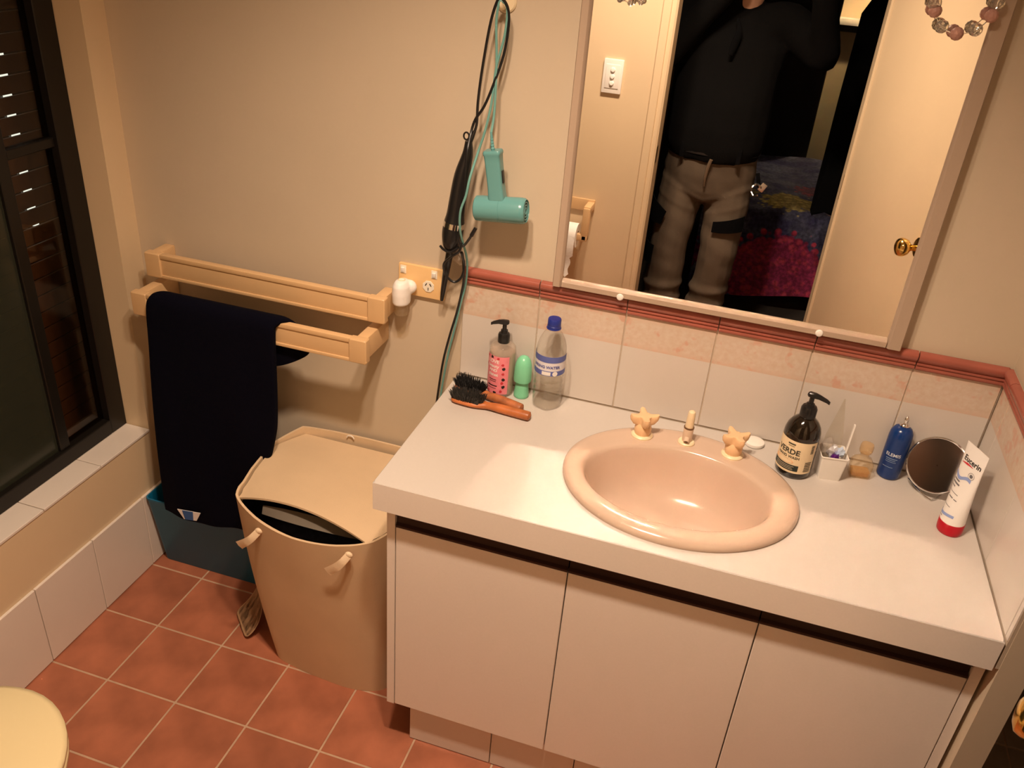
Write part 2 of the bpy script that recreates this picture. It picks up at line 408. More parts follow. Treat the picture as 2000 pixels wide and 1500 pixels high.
# louvred shutter outside with a cold strip light behind it
M_SLAT = mat('brown louvre slat', (.26, .15, .09), .6, var=.1, vscale=20)
sh = thing('louvre_shutter', 'brown slatted louvre shutter seen through the dark glass screen', 'shutter', (-1.25, -.4, 0))
slat = to_mesh('slat', B(-.003, .003, -1.0, .66, -.0215, .0215), M_SLAT, 35)
for i in range(48):
    o = bpy.data.objects.new('slat', slat); COL.objects.link(o); o.parent = sh; o.location = (0, 0, .029+.049*i-.0)
for y_ in (-.99, .0, .62):
    obj('stile', B(-.03, -.0035, y_, y_+.03 if abs(y_) > .1 else y_+.004, 0, 2.36), M_SLAT, sh)
tl = thing('strip_light', 'cold white strip light glowing behind the louvre slats', 'light', (-1.33, .036, .0))
obj('tube', tube([(0, .076, .90), (0, .076, 1.9)], .011, 10, smooth=0), mat('cold tube', (.8, .9, 1), .5, emit=(.62, .85, 1.0), estr=2.6), tl)
obj('post', B(-.03, -.012, .064, .088, 0, 1.95), M_FRAMEB, tl)
struct('ground_outside', B(-2.5, XL-.3, -1.6, 1.2, -.10, -.003), mat('dark paving', (.06, .055, .05), .9), 'dark paving outside the screen', 'ground')
struct('wall_outside_left', B(-2.5, -2.42, -1.6, 1.2, 0, CEIL), mat('dark fence', (.035, .03, .025), .9), 'dark fence outside beyond the louvres', 'wall')
struct('wall_outside_back', B(-2.5, XL-.4, YW+.65, YW+.73, 0, CEIL), mat('dark fence', (.035, .03, .025), .9), 'dark side fence outside the screen', 'wall')
# ------------------------------------------------------------------ ceiling lamp (the room's only light)
lamp = thing('ceiling_lamp', 'white square ceiling fitting with two recessed reflector bulbs', 'lamp', (LAMP.x, LAMP.y, CEIL))
obj('panel', B(-.24, .24, -.13, .13, -.006, .0, bev=.004), M_WHITEP, lamp)
for s_ in (-1, 1):
    c_ = (s_*LAMP_DX, 0, 0)
    rg = obj('trim_ring', lathe([(.075, -.005), (.075, -.0085), (.066, -.012), (.058, -.008), (.058, -.005)], 40, c_, cap0=False, cap1=False), M_WHITEP, lamp)
    obj('bulb_face', lathe([(.040, -.0055), (.038, -.009), (.024, -.012), (.002, -.013)], 32, c_), mat('lit bulb face', (1, 1, 1), .5, emit=LAMP_COL, estr=110), rg)
    ld = bpy.data.lights.new('reflector_bulb', 'SPOT'); ld.energy = LAMP_WATTS; ld.color = LAMP_COL; ld.shadow_soft_size = .045
    ld.spot_size = math.radians(LAMP_CONE); ld.spot_blend = .88
    lo = bpy.data.objects.new('reflector_bulb', ld); COL.objects.link(lo); lo.parent = lamp; lo.location = (s_*LAMP_DX, 0, -.046)

# ------------------------------------------------------------------ vanity
van = thing('vanity_cabinet', 'white laminate vanity cabinet with three doors and dark finger rails', 'cabinet', (.58, -.23, 0))
obj('side_panel', B(.020, .038, -.4595, -.001, .131, H-TH), M_LAMD, van, w=True)
obj('side_panel', B(1.1395, 1.1575, -.4595, -.001, .131, H-TH), M_LAMD, van, w=True)
obj('bottom_panel', B(.038, 1.1395, -.440, -.001, .131, .149), M_LAMD, van, w=True)
obj('front_rail', B(.038, 1.1395, -.432, -.414, .60, H-TH), M_DARKB, van, w=True)
for a, b in ((.0400, .4045), (.4070, .7735), (.7760, 1.1375)):
    d = obj('door', B(a, b, -.4600, -.4420, .133, .6635, bev=.0012, seg=1), M_LAMD, van, w=True)
    obj('finger_rail', prism([(-.4600, .6640), (-.4600, .669), (-.452, .672), (-.450, .690), (-.4590, .693), (-.4590, .7000), (-.4420, .7000), (-.4420, .6640)], 'x', a, b), M_DARKB, d, w=True)
pl = obj('plinth', B(.070, XR-.001, -.432, -.002, 0, .131), M_DARKB, van, w=True)
px = [.0705, .277, .477, .677, .877, 1.077, 1.1565]
for a, b in zip(px, px[1:]):
    obj('plinth_tile', B(a+.001, b-.001, -.440, -.432, .002, .130, bev=.001, seg=1), M_WTILE, pl, w=True)
# worktop with an oval cut-out
BC = Vector((.576, -.253)); BA, BB = .241, .203
def worktop_bm():
    bm = bmesh.new(); hx0, hx1, hy0, hy1 = 0, W-.0015, -DP, -.0005
    n = 120; angs = sorted([2*PI*i/n for i in range(n)]+[math.atan2(y-BC.y, x-BC.x) % (2*PI) for x in (hx0, hx1) for y in (hy0, hy1)])
    rings = []
    for which, z in (('o', H-TH), ('o', H-.0015), ('o2', H), ('i', H), ('i', H-TH)):
        ring = []
        for a in angs:
            c, s = math.cos(a), math.sin(a)
            if which == 'i': p = (BC.x+(BA-.012)*c, BC.y+(BB-.012)*s)
            else:
                ins = .0015 if which == 'o2' else 0
                t = min(((hx1-ins-BC.x)/c if c > 1e-9 else 9), ((hx0+ins-BC.x)/c if c < -1e-9 else 9), ((hy1-ins-BC.y)/s if s > 1e-9 else 9), ((hy0+ins-BC.y)/s if s < -1e-9 else 9))
                p = (BC.x+t*c, BC.y+t*s)
            ring.append(bm.verts.new((*p, z)))
        rings.append(ring)
    N = len(angs)
    for a, b in zip(rings, rings[1:]+rings[:1]):
        for i in range(N): bm.faces.new((a[i], a[(i+1) % N], b[(i+1) % N], b[i]))
    return bm
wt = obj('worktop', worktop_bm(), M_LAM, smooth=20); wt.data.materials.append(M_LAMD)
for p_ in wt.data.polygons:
    if abs(p_.normal.z) < .5 and (p_.center.y < -.47 or p_.center.x < .01): p_.material_index = 1   # same laminate as the top; upright edges painted lighter to look better lit
tag(wt, 'white laminate worktop with a thick square edge on the vanity', 'worktop')
# basin
bas = thing('basin', 'peach oval drop-in basin set into the worktop', 'basin', (BC.x, BC.y, H))
def basin_bm():
    bm = bmesh.new(); n = 96; rings = []
    BI = Vector((.572, -.266)); ai, bi = .187, .134
    def ring(t, z, zb=None):
        r = []
        for i in range(n):
            a = 2*PI*i/n; c, s = math.cos(a), math.sin(a)
            po = Vector((BC.x+BA*c, BC.y+BB*s)); pi = Vector((BI.x+ai*c, BI.y+bi*s))
            p = po.lerp(pi, t); back = max(0, min(1, (s-.15)/.45)); back = back*back*(3-2*back)
            zz = z if zb is None else z*(1-back)+zb*back
            r.append((p.x-BC.x, p.y-BC.y, zz))
        rings.append(r)
    ring(.06, -.02); ring(.02, .0015); ring(0, .004); ring(.02, .009, .008); ring(.10, .0145, .0105); ring(.28, .0185, .0105); ring(.5, .0195, .0102); ring(.72, .0175, .0100)
    ring(.86, .0125, .0100); ring(.95, .006, .0085); ring(1, -.003, .0025)
    for k, (s_, z) in enumerate(((.975, -.014), (.945, -.032), (.90, -.055), (.83, -.078), (.72, -.096), (.56, -.108), (.38, -.114), (.22, -.117), (.115, -.119))):
        r = []
        for i in range(n):
            a = 2*PI*i/n; r.append((BI.x+ai*s_*math.cos(a)-BC.x, BI.y+bi*s_*math.sin(a)-BC.y+.004*k/8, z))
        rings.append(r)
    # wall thickness under the bowl
    for s_, z in ((.13, -.128), (.75, -.112), (.97, -.05), (1.0, -.02)):
        rings.append([(BI.x+ai*s_*math.cos(2*PI*i/n)-BC.x, BI.y+bi*s_*math.sin(2*PI*i/n)-BC.y, z) for i in range(n)])
    return loft(rings, bm, cap=False)
obj('bowl', basin_bm(), M_CERAM, bas, smooth=60)
obj('waste', lathe([(.0245, 0), (.0245, .003), (.021, .0045), (.017, .003), (.016, .0005), (.006, .0015), (.002, .004)], 28, (-.004, -.009, -.1195)), mat('peach waste', (.60, .37, .24), .3), bas)
# taps
def tap(x, y, rz, label):
    t = thing('basin_tap', label, 'tap', (x, y, H+.0100), rz, 'star handled basin taps')
    obj('flange', lathe([(.024, 0), (.024, .003), (.0215, .0055), (.013, .0065), (.012, .008)], 36), M_CREAMP, t)
    obj('stem', lathe([(.017, .006), (.0185, .012), (.019, .020), (.0165, .030), (.013, .036)], 32), M_TAPP, t)
    bm = bmesh.new(); n = 80
    def star(rs, z, curl):
        out = []
        for i in range(n):
            a = 2*PI*i/n; k = max(0, math.cos(2*a))**1.0 if False else (math.cos(4*a)*.5+.5)
            r = .0145+rs*k**1.6
            out.append((r*math.cos(a), r*math.sin(a), z+curl*k**1.6))
        return out
    loft([star(.000, .028, 0), star(.010, .031, .000), star(.0165, .034, .006), star(.0185, .040, .008), star(.0170, .046, .008), star(.010, .050, .003), star(.002, .0515, 0), [(v[0]*.4, v[1]*.4, .052) for v in star(0, 0, 0)]], bm)
    obj('handle', bm, M_TAPP, t, smooth=60)
    return t
tap(.474, -.108, .35, 'apricot star handled tap on the basin, towards the hair brushes')
tap(.672, -.106, .55, 'apricot star handled tap on the basin, next to the white soap disc')
sp = thing('basin_spout', 'slim cream spout standing between the two star taps', 'spout', (.571, -.098, H+.0100))
obj('flange', lathe([(.0185, 0), (.0185, .003), (.016, .0055), (.010, .006)], 36), M_CREAMP, sp)
obj('collar', lathe([(.0105, .005), (.0108, .012), (.0108, .038), (.0100, .040)], 28), mat('beige plastic', (.66, .50, .37), .3), sp)
obj('ring', lathe([(.0112, .0385), (.0114, .0400), (.0112, .0415)], 28), mat('brown ring', (.14, .07, .03), .5), sp)
obj('cap', lathe([(.0092, .041), (.0088, .060), (.0082, .074), (.0070, .079), (.0040, .0815), (.001, .082)], 28), M_CREAMP, sp)
obj('outlet', xform(lathe([(.0062, 0), (.0060, .010), (.0045, .0105), (.0044, .003)], 20), Matrix.Translation((0, -.0085, .016)) @ Matrix.Rotation(PI/2+.5, 4, 'X')), mat('beige plastic', (.66, .50, .37), .3), sp)
tag(obj('soap_disc', lathe([(.019, 0), (.0215, .0015), (.0225, .005), (.0215, .0085), (.018, .0100), (.008, .0106), (.002, .0107)], 36), M_WHITEP, loc=(.716, -.026, H)), 'small round white soap disc behind the star tap', 'soap')

# ------------------------------------------------------------------ mirror
MX0, MX1, MZ0, MZ1 = .217, .948, 1.0675, 1.98
mir = thing('wall_mirror', 'large wall mirror with a beige frame above the splashback', 'mirror', ((MX0+MX1)/2, YW, MZ0))
fw = .021; FY = -.0225
def fprof(s, o): # profile across the frame: o = outer coordinate, s = direction inwards
    return [(o, YW-.0005), (o, FY+.003), (o+s*.002, FY), (o+s*(fw-.006), FY), (o+s*(fw-.001), FY+.005), (o+s*fw, FY+.0105), (o+s*fw, YW-.0005)]
obj('frame_side', prism(fprof(1, MX0), 'z', MZ0, MZ1), M_MFRAME, mir, w=True)
fw = .030
obj('frame_side', prism(fprof(-1, MX1), 'z', MZ0, MZ1), M_MFRAME, mir, w=True)
fw = .019
obj('frame_rail', prism([(y, z) for z, y in fprof(1, MZ0)], 'x', MX0+.021, MX1-.030), M_MFRAME, mir, w=True)
obj('frame_rail', prism([(y, z) for z, y in fprof(-1, MZ1)], 'x', MX0+.021, MX1-.030), M_MFRAME, mir, w=True)
obj('glass', B(MX0+.018, MX1-.027, -.012, -.007, MZ0+.016, MZ1-.016), M_MIRROR, mir, w=True, smooth=None)
for x_, z_ in ((.370, 1.0745), (.787, 1.0775)):
    obj('clip', xform(lathe([(.0075, 0), (.0078, .002), (.006, .0045), (.002, .0055)], 20), Matrix.Translation((x_, FY+.0003, z_-.003)) @ Matrix.Rotation(PI/2, 4, 'X')), M_WHITEP, mir, w=True)

def bead_strand(label, xa, xb, zbot, zt, kinds, nb, rb):
    t = thing('bead_strand', label, 'beads', ((xa+xb)/2, FY-.002, zbot), group='bead strands on the mirror')
    cx_, hw, yb = (xa+xb)/2, (xb-xa)/2, FY-rb-.0008
    path = [(xa-.002, yb, zt)] + [(cx_-hw*math.cos(PI*i/10), yb, zbot+(hw*1.1)*(1-math.sin(PI*i/10))) for i in range(11)] + [(xb+.002, yb, zt)]
    P = crom(path, 12); L_ = [0]
    for a, b in zip(P, P[1:]): L_.append(L_[-1]+(b-a).length)
    obj('wire', tube(P[::3]+[P[-1]], .0008, 6, smooth=0), M_CHROME, t, w=True)
    step = rb*2+.0065; k = 0; s_ = L_[-1]/2
    import bisect
    for sgn in (1, -1):
        s_ = L_[-1]/2+(0 if sgn > 0 else -step); k = 0 if sgn > 0 else 1
        while 0 < s_ < L_[-1] and k < nb:
            i = min(len(P)-1, bisect.bisect(L_, s_)); p = P[i]
            b_ = bmesh.new(); bmesh.ops.create_icosphere(b_, subdivisions=2 if kinds[k % len(kinds)] is not None else 2, radius=rb)
            xform(b_, Matrix.Translation(p) @ Matrix.Rotation(k*.7, 4, 'Y'))
            obj('bead', b_, kinds[k % len(kinds)], t, w=True, smooth=10)
            s_ += sgn*step; k += 1
    # loop over the top of the frame
    return t
M_PBEAD = mat('dusty pink bead', (.50, .27, .22), .25)
M_CBEAD = mat('clear cut bead', (.92, .88, .80), .05, trans=.85, ior=1.5)
bead_strand('strand of dusty pink and clear beads hanging on the mirror beside its frame', .822, .917, 1.660, MZ1-.006, [M_PBEAD, M_CBEAD], 11, .0112)
bead_strand('strand of small clear cut beads hanging high on the mirror by the switch reflection', .290, .330, 1.652, MZ1-.006, [M_CBEAD], 40, .0055)

# ------------------------------------------------------------------ towel rails and towel
def rail(label, x0, x1, z0, z1, yo, bend):
    t = thing('towel_rail', label, 'towel rail', ((x0+x1)/2, YW, (z0+z1)/2), group='almond towel rails')
    zc = (z0+z1)/2; yb = yo+.019
    bar = obj('bar', B(x0+.043, x1-.043, yo+.0015, yb, z0+.003, z1-.003, bev=.002), M_ALMOND, t, w=True)
    # raised border so the front panel sits recessed
    for a, b, c, d in ((x0+.043, x1-.043, z1-.012, z1-.0005), (x0+.043, x1-.043, z0+.0005, z0+.009)):
        obj('bead_moulding', B(a, b, yo-.0015, yb-.002, c, d, bev=.0025), M_ALMOND, bar, w=True)
    for xa, xb in ((x0, x0+.045), (x1-.045, x1)):
        e = obj('end_block', B(xa, xb, yo-.003, yb+.002, z0, z1, bev=.005, seg=3), M_ALMOND, t, w=True)
        cx_ = xa+.006 if xa == x0 else xb-.034
        obj('arm', B(cx_, cx_+.028, yb-.004, YW, z0+.004, z1-.002, bev=.004, seg=2), M_ALMOND, e, w=True)
    return t
rail('empty almond plastic towel rail, the upper one above the navy towel', -.815, -.163, .912, .976, -.070, 0)
rail('almond plastic towel rail carrying the navy towel, below the empty rail', -.818, -.180, .832, .894, -.135, 0)
def towel_bm():
    # section runs from the front hem up over the bar and down the back
    sec = [(-.176, .245), (-.178, .30), (-.177, .42), (-.172, .56), (-.166, .70), (-.162, .80), (-.160, .865), (-.153, .895), (-.135, .909), (-.114, .903), (-.104, .885), (-.102, .85), (-.100, .815), (-.097, .780), (-.095, .755)]
    S = crom([(0, y, z) for y, z in sec], 8); n = 34; bm = bmesh.new(); g = []
    for k, p in enumerate(S):
        f = k/(len(S)-1); row = []
        drop = max(0, (.90-p.z)/.65) if p.y < -.13 else 0
        shift = max(0, min(1, (f-.50)/.30))
        xl = -.762-.030*drop + .03*shift
        xr = -.408-.035*drop+.02*math.sin(drop*5)*drop + .060*shift - .045*max(0, drop-.45)/.55
        for i in range(n+1):
            t = i/n; x = xl+(xr-xl)*t
            edge = min(t, 1-t)*n
            wv = .0045*math.sin(x*24+p.z*7)*drop+.003*math.sin(x*55+p.z*3)*drop
            z = p.z
            if k < 3: z += .006*math.sin(x*20)
            if p.y > -.108 and p.z < .86: z += .055*max(0, (t-.70)/.30)**1.6*max(0, min(1, (.86-p.z)/.10))
            row.append(bm.verts.new((x, p.y+wv, z + (-.004*(2-edge) if edge < 2 else 0)*(1 if abs(p.y+.135) < .03 else 0))))
        g.append(row)
    for k in range(len(g)-1):
        for i in range(n): bm.faces.new((g[k][i], g[k][i+1], g[k+1][i+1], g[k+1][i]))
    bmesh.ops.recalc_face_normals(bm, faces=bm.faces)
    bmesh.ops.solidify(bm, geom=bm.faces[:], thickness=.020)
    return bm
tw = thing('towel', 'thick navy bath towel folded over the lower towel rail', 'towel', (-.59, -.14, .24))
o = obj('cloth', towel_bm(), M_NAVY, tw, w=True, smooth=80)
sb = o.modifiers.new('s', 'SUBSURF'); sb.levels = 1; sb.render_levels = 1
M_TAGW = mat('white satin label', (.75, .72, .70), .5); M_TAGB = mat('blue woven label', (.03, .10, .30), .6)
lab = obj('label', prism([(-.722, .291), (-.648, .299), (-.664, .268), (-.704, .262)], 'y', -.1985, -.1970), M_TAGW, tw, w=True)
obj('label_print', prism([(-.706, .2925), (-.672, .2962), (-.674, .2665), (-.700, .2630)], 'y', -.1995, -.1986), M_TAGB, lab, w=True)

# ------------------------------------------------------------------ teal tub and hamper
def rrect(x0, x1, y0, y1, r, z, n=5):
    out = []
    for cx_, cy_, a0 in ((x1-r, y1-r, 0), (x0+r, y1-r, PI/2), (x0+r, y0+r, PI), (x1-r, y0+r, 1.5*PI)):
        for i in range(n+1): a = a0+PI/2*i/n; out.append((cx_+r*math.cos(a), cy_+r*math.sin(a), z))
    return out
tub = thing('storage_tub', 'teal plastic rectangular tub on the floor under the navy towel', 'tub', (-.68, -.07, 0))
loft_rings = [rrect(-.862, -.50, -.112, -.014, .012, 0.0), rrect(-.864, -.496, -.114, -.012, .012, .004), rrect(-.876, -.475, -.140, -.002, .014, .232), rrect(-.878, -.473, -.142, .000, .015, .236), rrect(-.8785, -.4725, -.1425, .0005, .015, .244),
              rrect(-.875, -.476, -.139, -.003, .014, .2445), rrect(-.872, -.479, -.136, -.006, .013, .236), rrect(-.860, -.500, -.110, -.016, .010, .006)]
obj('body', loft(loft_rings), M_TEAL, tub, w=True, smooth=40)
ham = thing('laundry_hamper', 'tan fabric laundry hamper with a bowed lid beside the vanity', 'hamper', (-.24, -.20, 0))
top_c = [(-.425, -.022), (-.466, -.110), (-.455, -.230), (-.430, -.335), (-.350, -.385), (-.240, -.408), (-.130, -.402), (-.055, -.370), (-.012, -.250), (-.010, -.120), (-.020, -.030), (-.120, -.008), (-.240, -.006), (-.340, -.010)]
bot_c = [(-.375, -.060), (-.392, -.130), (-.388, -.220), (-.362, -.322), (-.305, -.343), (-.215, -.354), (-.125, -.356), (-.050, -.330), (-.014, -.235), (-.012, -.130), (-.022, -.045), (-.110, -.030), (-.210, -.028), (-.300, -.035)]
def hring(f, inset=0, dz=None):
    P = crom([(a[0]+(b[0]-a[0])*f, a[1]+(b[1]-a[1])*f, 0) for a, b in zip(bot_c, top_c)], 6, True)
    Q = [(a[0]+(b[0]-a[0])*f, a[1]+(b[1]-a[1])*f) for a, b in zip(bot_c, top_c)]; lin = []
    for i in range(len(Q)):
        for j in range(6): lin.append(Vector((Q[i][0]+(Q[(i+1) % len(Q)][0]-Q[i][0])*j/6, Q[i][1]+(Q[(i+1) % len(Q)][1]-Q[i][1])*j/6, 0)))
    P = [p.lerp(q, .75 if p.y > -.30 else .2) for p, q in zip(P, lin)]
    c = Vector((-.24, -.20, 0)); out = []
    for p in P:
        d = (p-c); q = c+d*(1-inset/d.length); fr_ = max(0, min(1, (-.30-q.y)/.10))
        z = .522*f
        if f > .7: z += (f-.7)/.3*(.012*max(0, min(1, (q.y+.12)/.10)) - .018*fr_*max(0, 1-((q.x+.24)/.17)**2))
        bow = .010*math.sin(PI*f)
        out.append((q.x+(-bow if q.x < -.3 else 0), q.y, z))
    return out
rings = [hring(f) for f in (0, .02, .15, .3, .45, .6, .75, .9, 1)] + [hring(1, .006), hring(.93, .007), hring(.5, .008), hring(.03, .008)]
hb = obj('body', loft(rings), M_KRAFT, ham, w=True, smooth=45)
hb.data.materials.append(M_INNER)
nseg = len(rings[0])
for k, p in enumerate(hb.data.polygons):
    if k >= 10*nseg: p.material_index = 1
# lid: a flexible sheet arching up between its front corners
def lid_bm():
    bm = bmesh.new(); A0, A1 = Vector((-.424, -.334)), Vector((-.066, -.372)); nx, ny = 24, 18; g = []
    P = hring(1, .012)
    def xs_at(y):
        xsn = []
        for a, b in zip(P, P[1:]+P[:1]):
            if (a[1]-y)*(b[1]-y) <= 0 and a[1] != b[1]: xsn.append(a[0]+(b[0]-a[0])*(y-a[1])/(b[1]-a[1]))
        return min(xsn), max(xsn)
    for j in range(ny+1):
        v = j/ny; row = []
        for i in range(nx+1):
            u = i/nx; yf = A0.y+(A1.y-A0.y)*u
            bulge = .004*4*u*(1-u)
            yb_ = -.026
            y = yb_+(yf+bulge-yb_)*v
            l, r_ = xs_at(max(-.36, min(-.030, y)))
            if v > .9: l, r_ = l+(A0.x-l)*(v-.9)/.1, r_+(A1.x-r_)*(v-.9)/.1
            x = l+(r_-l)*u
            z = .514+.034*(4*u*(1-u))*v**2+.006*math.sin(PI*v)
            row.append(bm.verts.new((x, y, z)))
        g.append(row)
    for j in range(ny):
        for i in range(nx): bm.faces.new((g[j][i], g[j][i+1], g[j+1][i+1], g[j+1][i]))
    bmesh.ops.recalc_face_normals(bm, faces=bm.faces); bmesh.ops.solidify(bm, geom=bm.faces[:], thickness=.005)
    return bm
obj('lid', lid_bm(), M_KRAFT, ham, w=True, smooth=50)
obj('pull_loop', tube([(-.286+.010*math.cos(2*PI*i/14), -.020, .530+.008*math.sin(2*PI*i/14)) for i in range(8)], .0016, 7, smooth=0), M_WHITEP, ham, w=True)
# stiff grey flap inside the opening and dark laundry
bm = patch(lambda x, y: (x, -.330-.022*(1-((x+.24)/.15)**2)*(y), .500+.016*(1-((x+.24)/.16)**2)-.020*y), -.36, -.10, 0, 1, 14, 4)
bmesh.ops.solidify(bm, geom=bm.faces[:], thickness=.002)
obj('inner_flap', bm, mat('grey card', (.33, .28, .22), .8), ham, w=True)
bm = bmesh.new()
for k in range(8):
    sphere(bm, (-.345+.033*k, -.285-.015*math.sin(k), .40+.012*math.sin(k*2.1)), .045, 14, (1, .9, .7))
tag(obj('laundry', remesh(bm, .008, 8), mat('blue grey laundry', (.020, .024, .045), .9, var=.4, vscale=60, bump=.5, bscale=200), smooth=60), 'bundle of dark blue washing inside the tan hamper', 'laundry')
def ribbon(pts, wv):
    bm = bmesh.new(); P = crom(pts, 8); rings = []
    for i, p in enumerate(P):
        f = i/(len(P)-1); wdt = wv[0]+(wv[1]-wv[0])*f
        t = (P[min(i+1, len(P)-1)]-P[max(0, i-1)]).normalized(); s_ = t.cross(Vector((0, 1, 0))).normalized()
        rings.append([p+s_*wdt+Vector((0, .0015*math.sin(f*9), 0)), p+Vector((0, -.0016, 0)), p-s_*wdt, p+Vector((0, .0010, 0))])
    return loft(rings, bm)
obj('tie', ribbon([(-.338, -.390, .480), (-.352, -.400, .462), (-.366, -.400, .448), (-.380, -.397, .435), (-.392, -.394, .424)], (.008, .012)), M_RIBBON, ham, w=True, smooth=50)
obj('tie', ribbon([(-.098, -.408, .500), (-.108, -.417, .485), (-.120, -.418, .470), (-.134, -.417, .455), (-.148, -.415, .441)], (.008, .012)), M_RIBBON, ham, w=True, smooth=50)
for x_, y_, z_ in ((-.338, -.388, .480), (-.098, -.405, .500)):
    obj('tie_knot', sphere(bmesh.new(), (x_, y_, z_), .009, 12, (1.1, .6, .9)), M_RIBBON, ham, w=True)
M_STRAP = mat('brown strap', (.42, .26, .14), .85, var=.05, vscale=20)
bm = bmesh.new()
S1 = [[(-.470, -.165, .34), (-.440, -.245, .34)], [(-.464, -.185, .22), (-.436, -.250, .22)], [(-.474, -.195, .13), (-.425, -.268, .12)], [(-.505, -.215, .055), (-.432, -.290, .045)], [(-.548, -.235, .012), (-.462, -.318, .006)]]
g = [[bm.verts.new(Vector(a).lerp(Vector(b), t/4)) for t in range(5)] for a, b in S1]
for a, b in zip(g, g[1:]):
    for i in range(4): bm.faces.new((a[i], a[i+1], b[i+1], b[i]))
bmesh.ops.solidify(bm, geom=bm.faces[:], thickness=.003)
so = obj('strap', bm, M_STRAP, ham, w=True, smooth=60); so.modifiers.new('s', 'SUBSURF').render_levels = 2

# ------------------------------------------------------------------ hook, dryer, curling wand
hk = thing('wall_hook', 'cream round wall hook holding the dryer cords', 'hook', (.062, YW, 1.628))
obj('backplate', xform(lathe([(.021, 0), (.021, .003), (.018, .006), (.004, .007)], 28), Matrix.Rotation(PI/2, 4, 'X')), M_CREAMP, hk)
obj('hook_arm', tube([(0, -.005, -.004), (0, -.026, -.010), (0, -.036, -.004), (0, -.037, .008)], .0045, 10), M_CREAMP, hk)
hd = thing('hair_dryer', 'mint green hair dryer hanging by its cord from the hook', 'hair dryer', (.09, -.06, 1.24))
# barrel along x, handle up
ax = Matrix.Translation((.0435, -.060, 1.2275)) @ Matrix.Rotation(-.10, 4, 'Y') @ Matrix.Rotation(PI/2, 4, 'Y')
obj('barrel', xform(lathe([(.0235, 0), (.0262, .002), (.0270, .012), (.0272, .055), (.0272, .0555), (.0266, .056), (.0272, .0565), (.0275, .100), (.0265, .108), (.0235, .1115), (.0225, .1085)], 44), ax), M_MINT, hd, w=True, smooth=40)
gr = obj('grille', xform(lathe([(.0225, .1085), (.0222, .1080), (.001, .1080)], 40), ax), mat('dark mint recess', (.02, .06, .05), .6), hd, w=True)
for r_ in (.0065, .0125, .0185):
    bm = bmesh.new(); P = [(r_*math.cos(2*PI*i/30), r_*math.sin(2*PI*i/30), .1095) for i in range(31)]
    tube(P, .0016, 6, bm, smooth=0); obj('grille_ring', xform(bm, ax), M_MINT, gr, w=True)
hm = Matrix.Translation((.0905, -.060, 1.252)) @ Matrix.Rotation(-.17, 4, 'Y')
def rr2(hx, hy, r, z): return rrect(-hx, hx, -hy, hy, r, z)
obj('handle', xform(loft([rr2(.0195, .0165, .006, -.012), rr2(.0170, .0155, .006, .010), rr2(.0160, .0145, .005, .03), rr2(.0165, .0145, .005, .080), rr2(.0172, .0150, .005, .094), rr2(.0185, .0155, .005, .096), rr2(.0185, .0155, .005, .101), rr2(.0165, .0138, .004, .104)]), hm), M_MINT, hd, w=True, smooth=40)
obj('switch', xform(B(.0140, .0185, -.006, .006, .036, .062, bev=.0015), hm), M_BLACKP, hd, w=True)
obj('strain_relief', xform(lathe([(.0050, .100)]+[(.0048-(i*.0002) if i % 2 else .0036-(i*.00012), .104+.003*i) for i in range(11)]+[(.0026, .140)], 14), hm), M_MINT, hd, w=True, smooth=20)
M_MINTC = mat('mint cord', (.14, .33, .30), .4)
top = hm @ Vector((0, 0, .138))
obj('cord', tube([top, (.0665, -.045, 1.43), (.062, -.036, 1.52), (.0560, -.034, 1.590), (.0585, -.034, 1.625), (.0640, -.033, 1.632), (.0755, -.031, 1.618), (.0735, -.031, 1.570), (.062, -.036, 1.510), (.058, -.042, 1.440), (.050, -.050, 1.385), (.040, -.055, 1.345), (.037, -.090, 1.300), (.032, -.096, 1.262), (.022, -.098, 1.225), (.020, -.085, 1.175), (.022, -.040, 1.10),
                  (.016, -.022, 1.035), (.006, -.020, .985), (-.010, -.018, .90), (-.022, -.016, .84), (-.034, -.012, .76), (-.040, -.012, .70), (-.046, -.012, .60)], .0026, 8), M_MINTC, hd, w=True)
cw = thing('curling_wand', 'black curling wand with a silver band hanging by its cord', 'curling wand', (0, -.05, 1.2))
pa = [(.0165, -.050, 1.362), (.0155, -.050, 1.335), (.0060, -.052, 1.290), (-.0005, -.052, 1.240), (-.0045, -.052, 1.205), (-.0068, -.052, 1.186)]
obj('handle', tube(pa, [.0075, .0115, .0165, .0185, .0195, .0222], 24, smooth=4), M_BLACKP, cw, w=True, smooth=40)
obj('band', tube([(-.0068, -.052, 1.1865), (-.0085, -.052, 1.174)], [.0228, .0232], 28, smooth=0), M_CHROME, cw, w=True)
obj('barrel_base', tube([(-.0085, -.052, 1.1745), (-.0098, -.052, 1.158), (-.0110, -.052, 1.140), (-.0128, -.050, 1.124), (-.0140, -.049, 1.118)], [.0230, .0235, .0215, .0165, .0120], 24, smooth=4), M_BLACKP, cw, w=True, smooth=40)
obj('tip_rod', tube([(-.0145, -.048, 1.122), (-.0250, -.042, 1.065), (-.0340, -.034, 1.010), (-.0385, -.029, .984)], [.0088, .0078, .0058, .0040], 14, smooth=4), M_BLACKP, cw, w=True)
obj('stand_lever', tube([(-.034, -.062, 1.1285), (-.022, -.068, 1.1235), (-.006, -.070, 1.1220), (.012, -.066, 1.136)], .0028, 8), M_BLACKP, cw, w=True)
obj('hang_loop', tube([(.0110+.0058*math.cos(2*PI*i/14+PI/2), -.050, 1.372+.0075*math.sin(2*PI*i/14+PI/2)) for i in range(15)], .0019, 7, smooth=0), M_BLACKP, cw, w=True)
obj('strain_relief', tube([(.0180, -.050, 1.358), (.0235, -.049, 1.372), (.0275, -.047, 1.384)], [.0055, .0045, .0032], 10, smooth=3), M_BLACKP, cw, w=True)
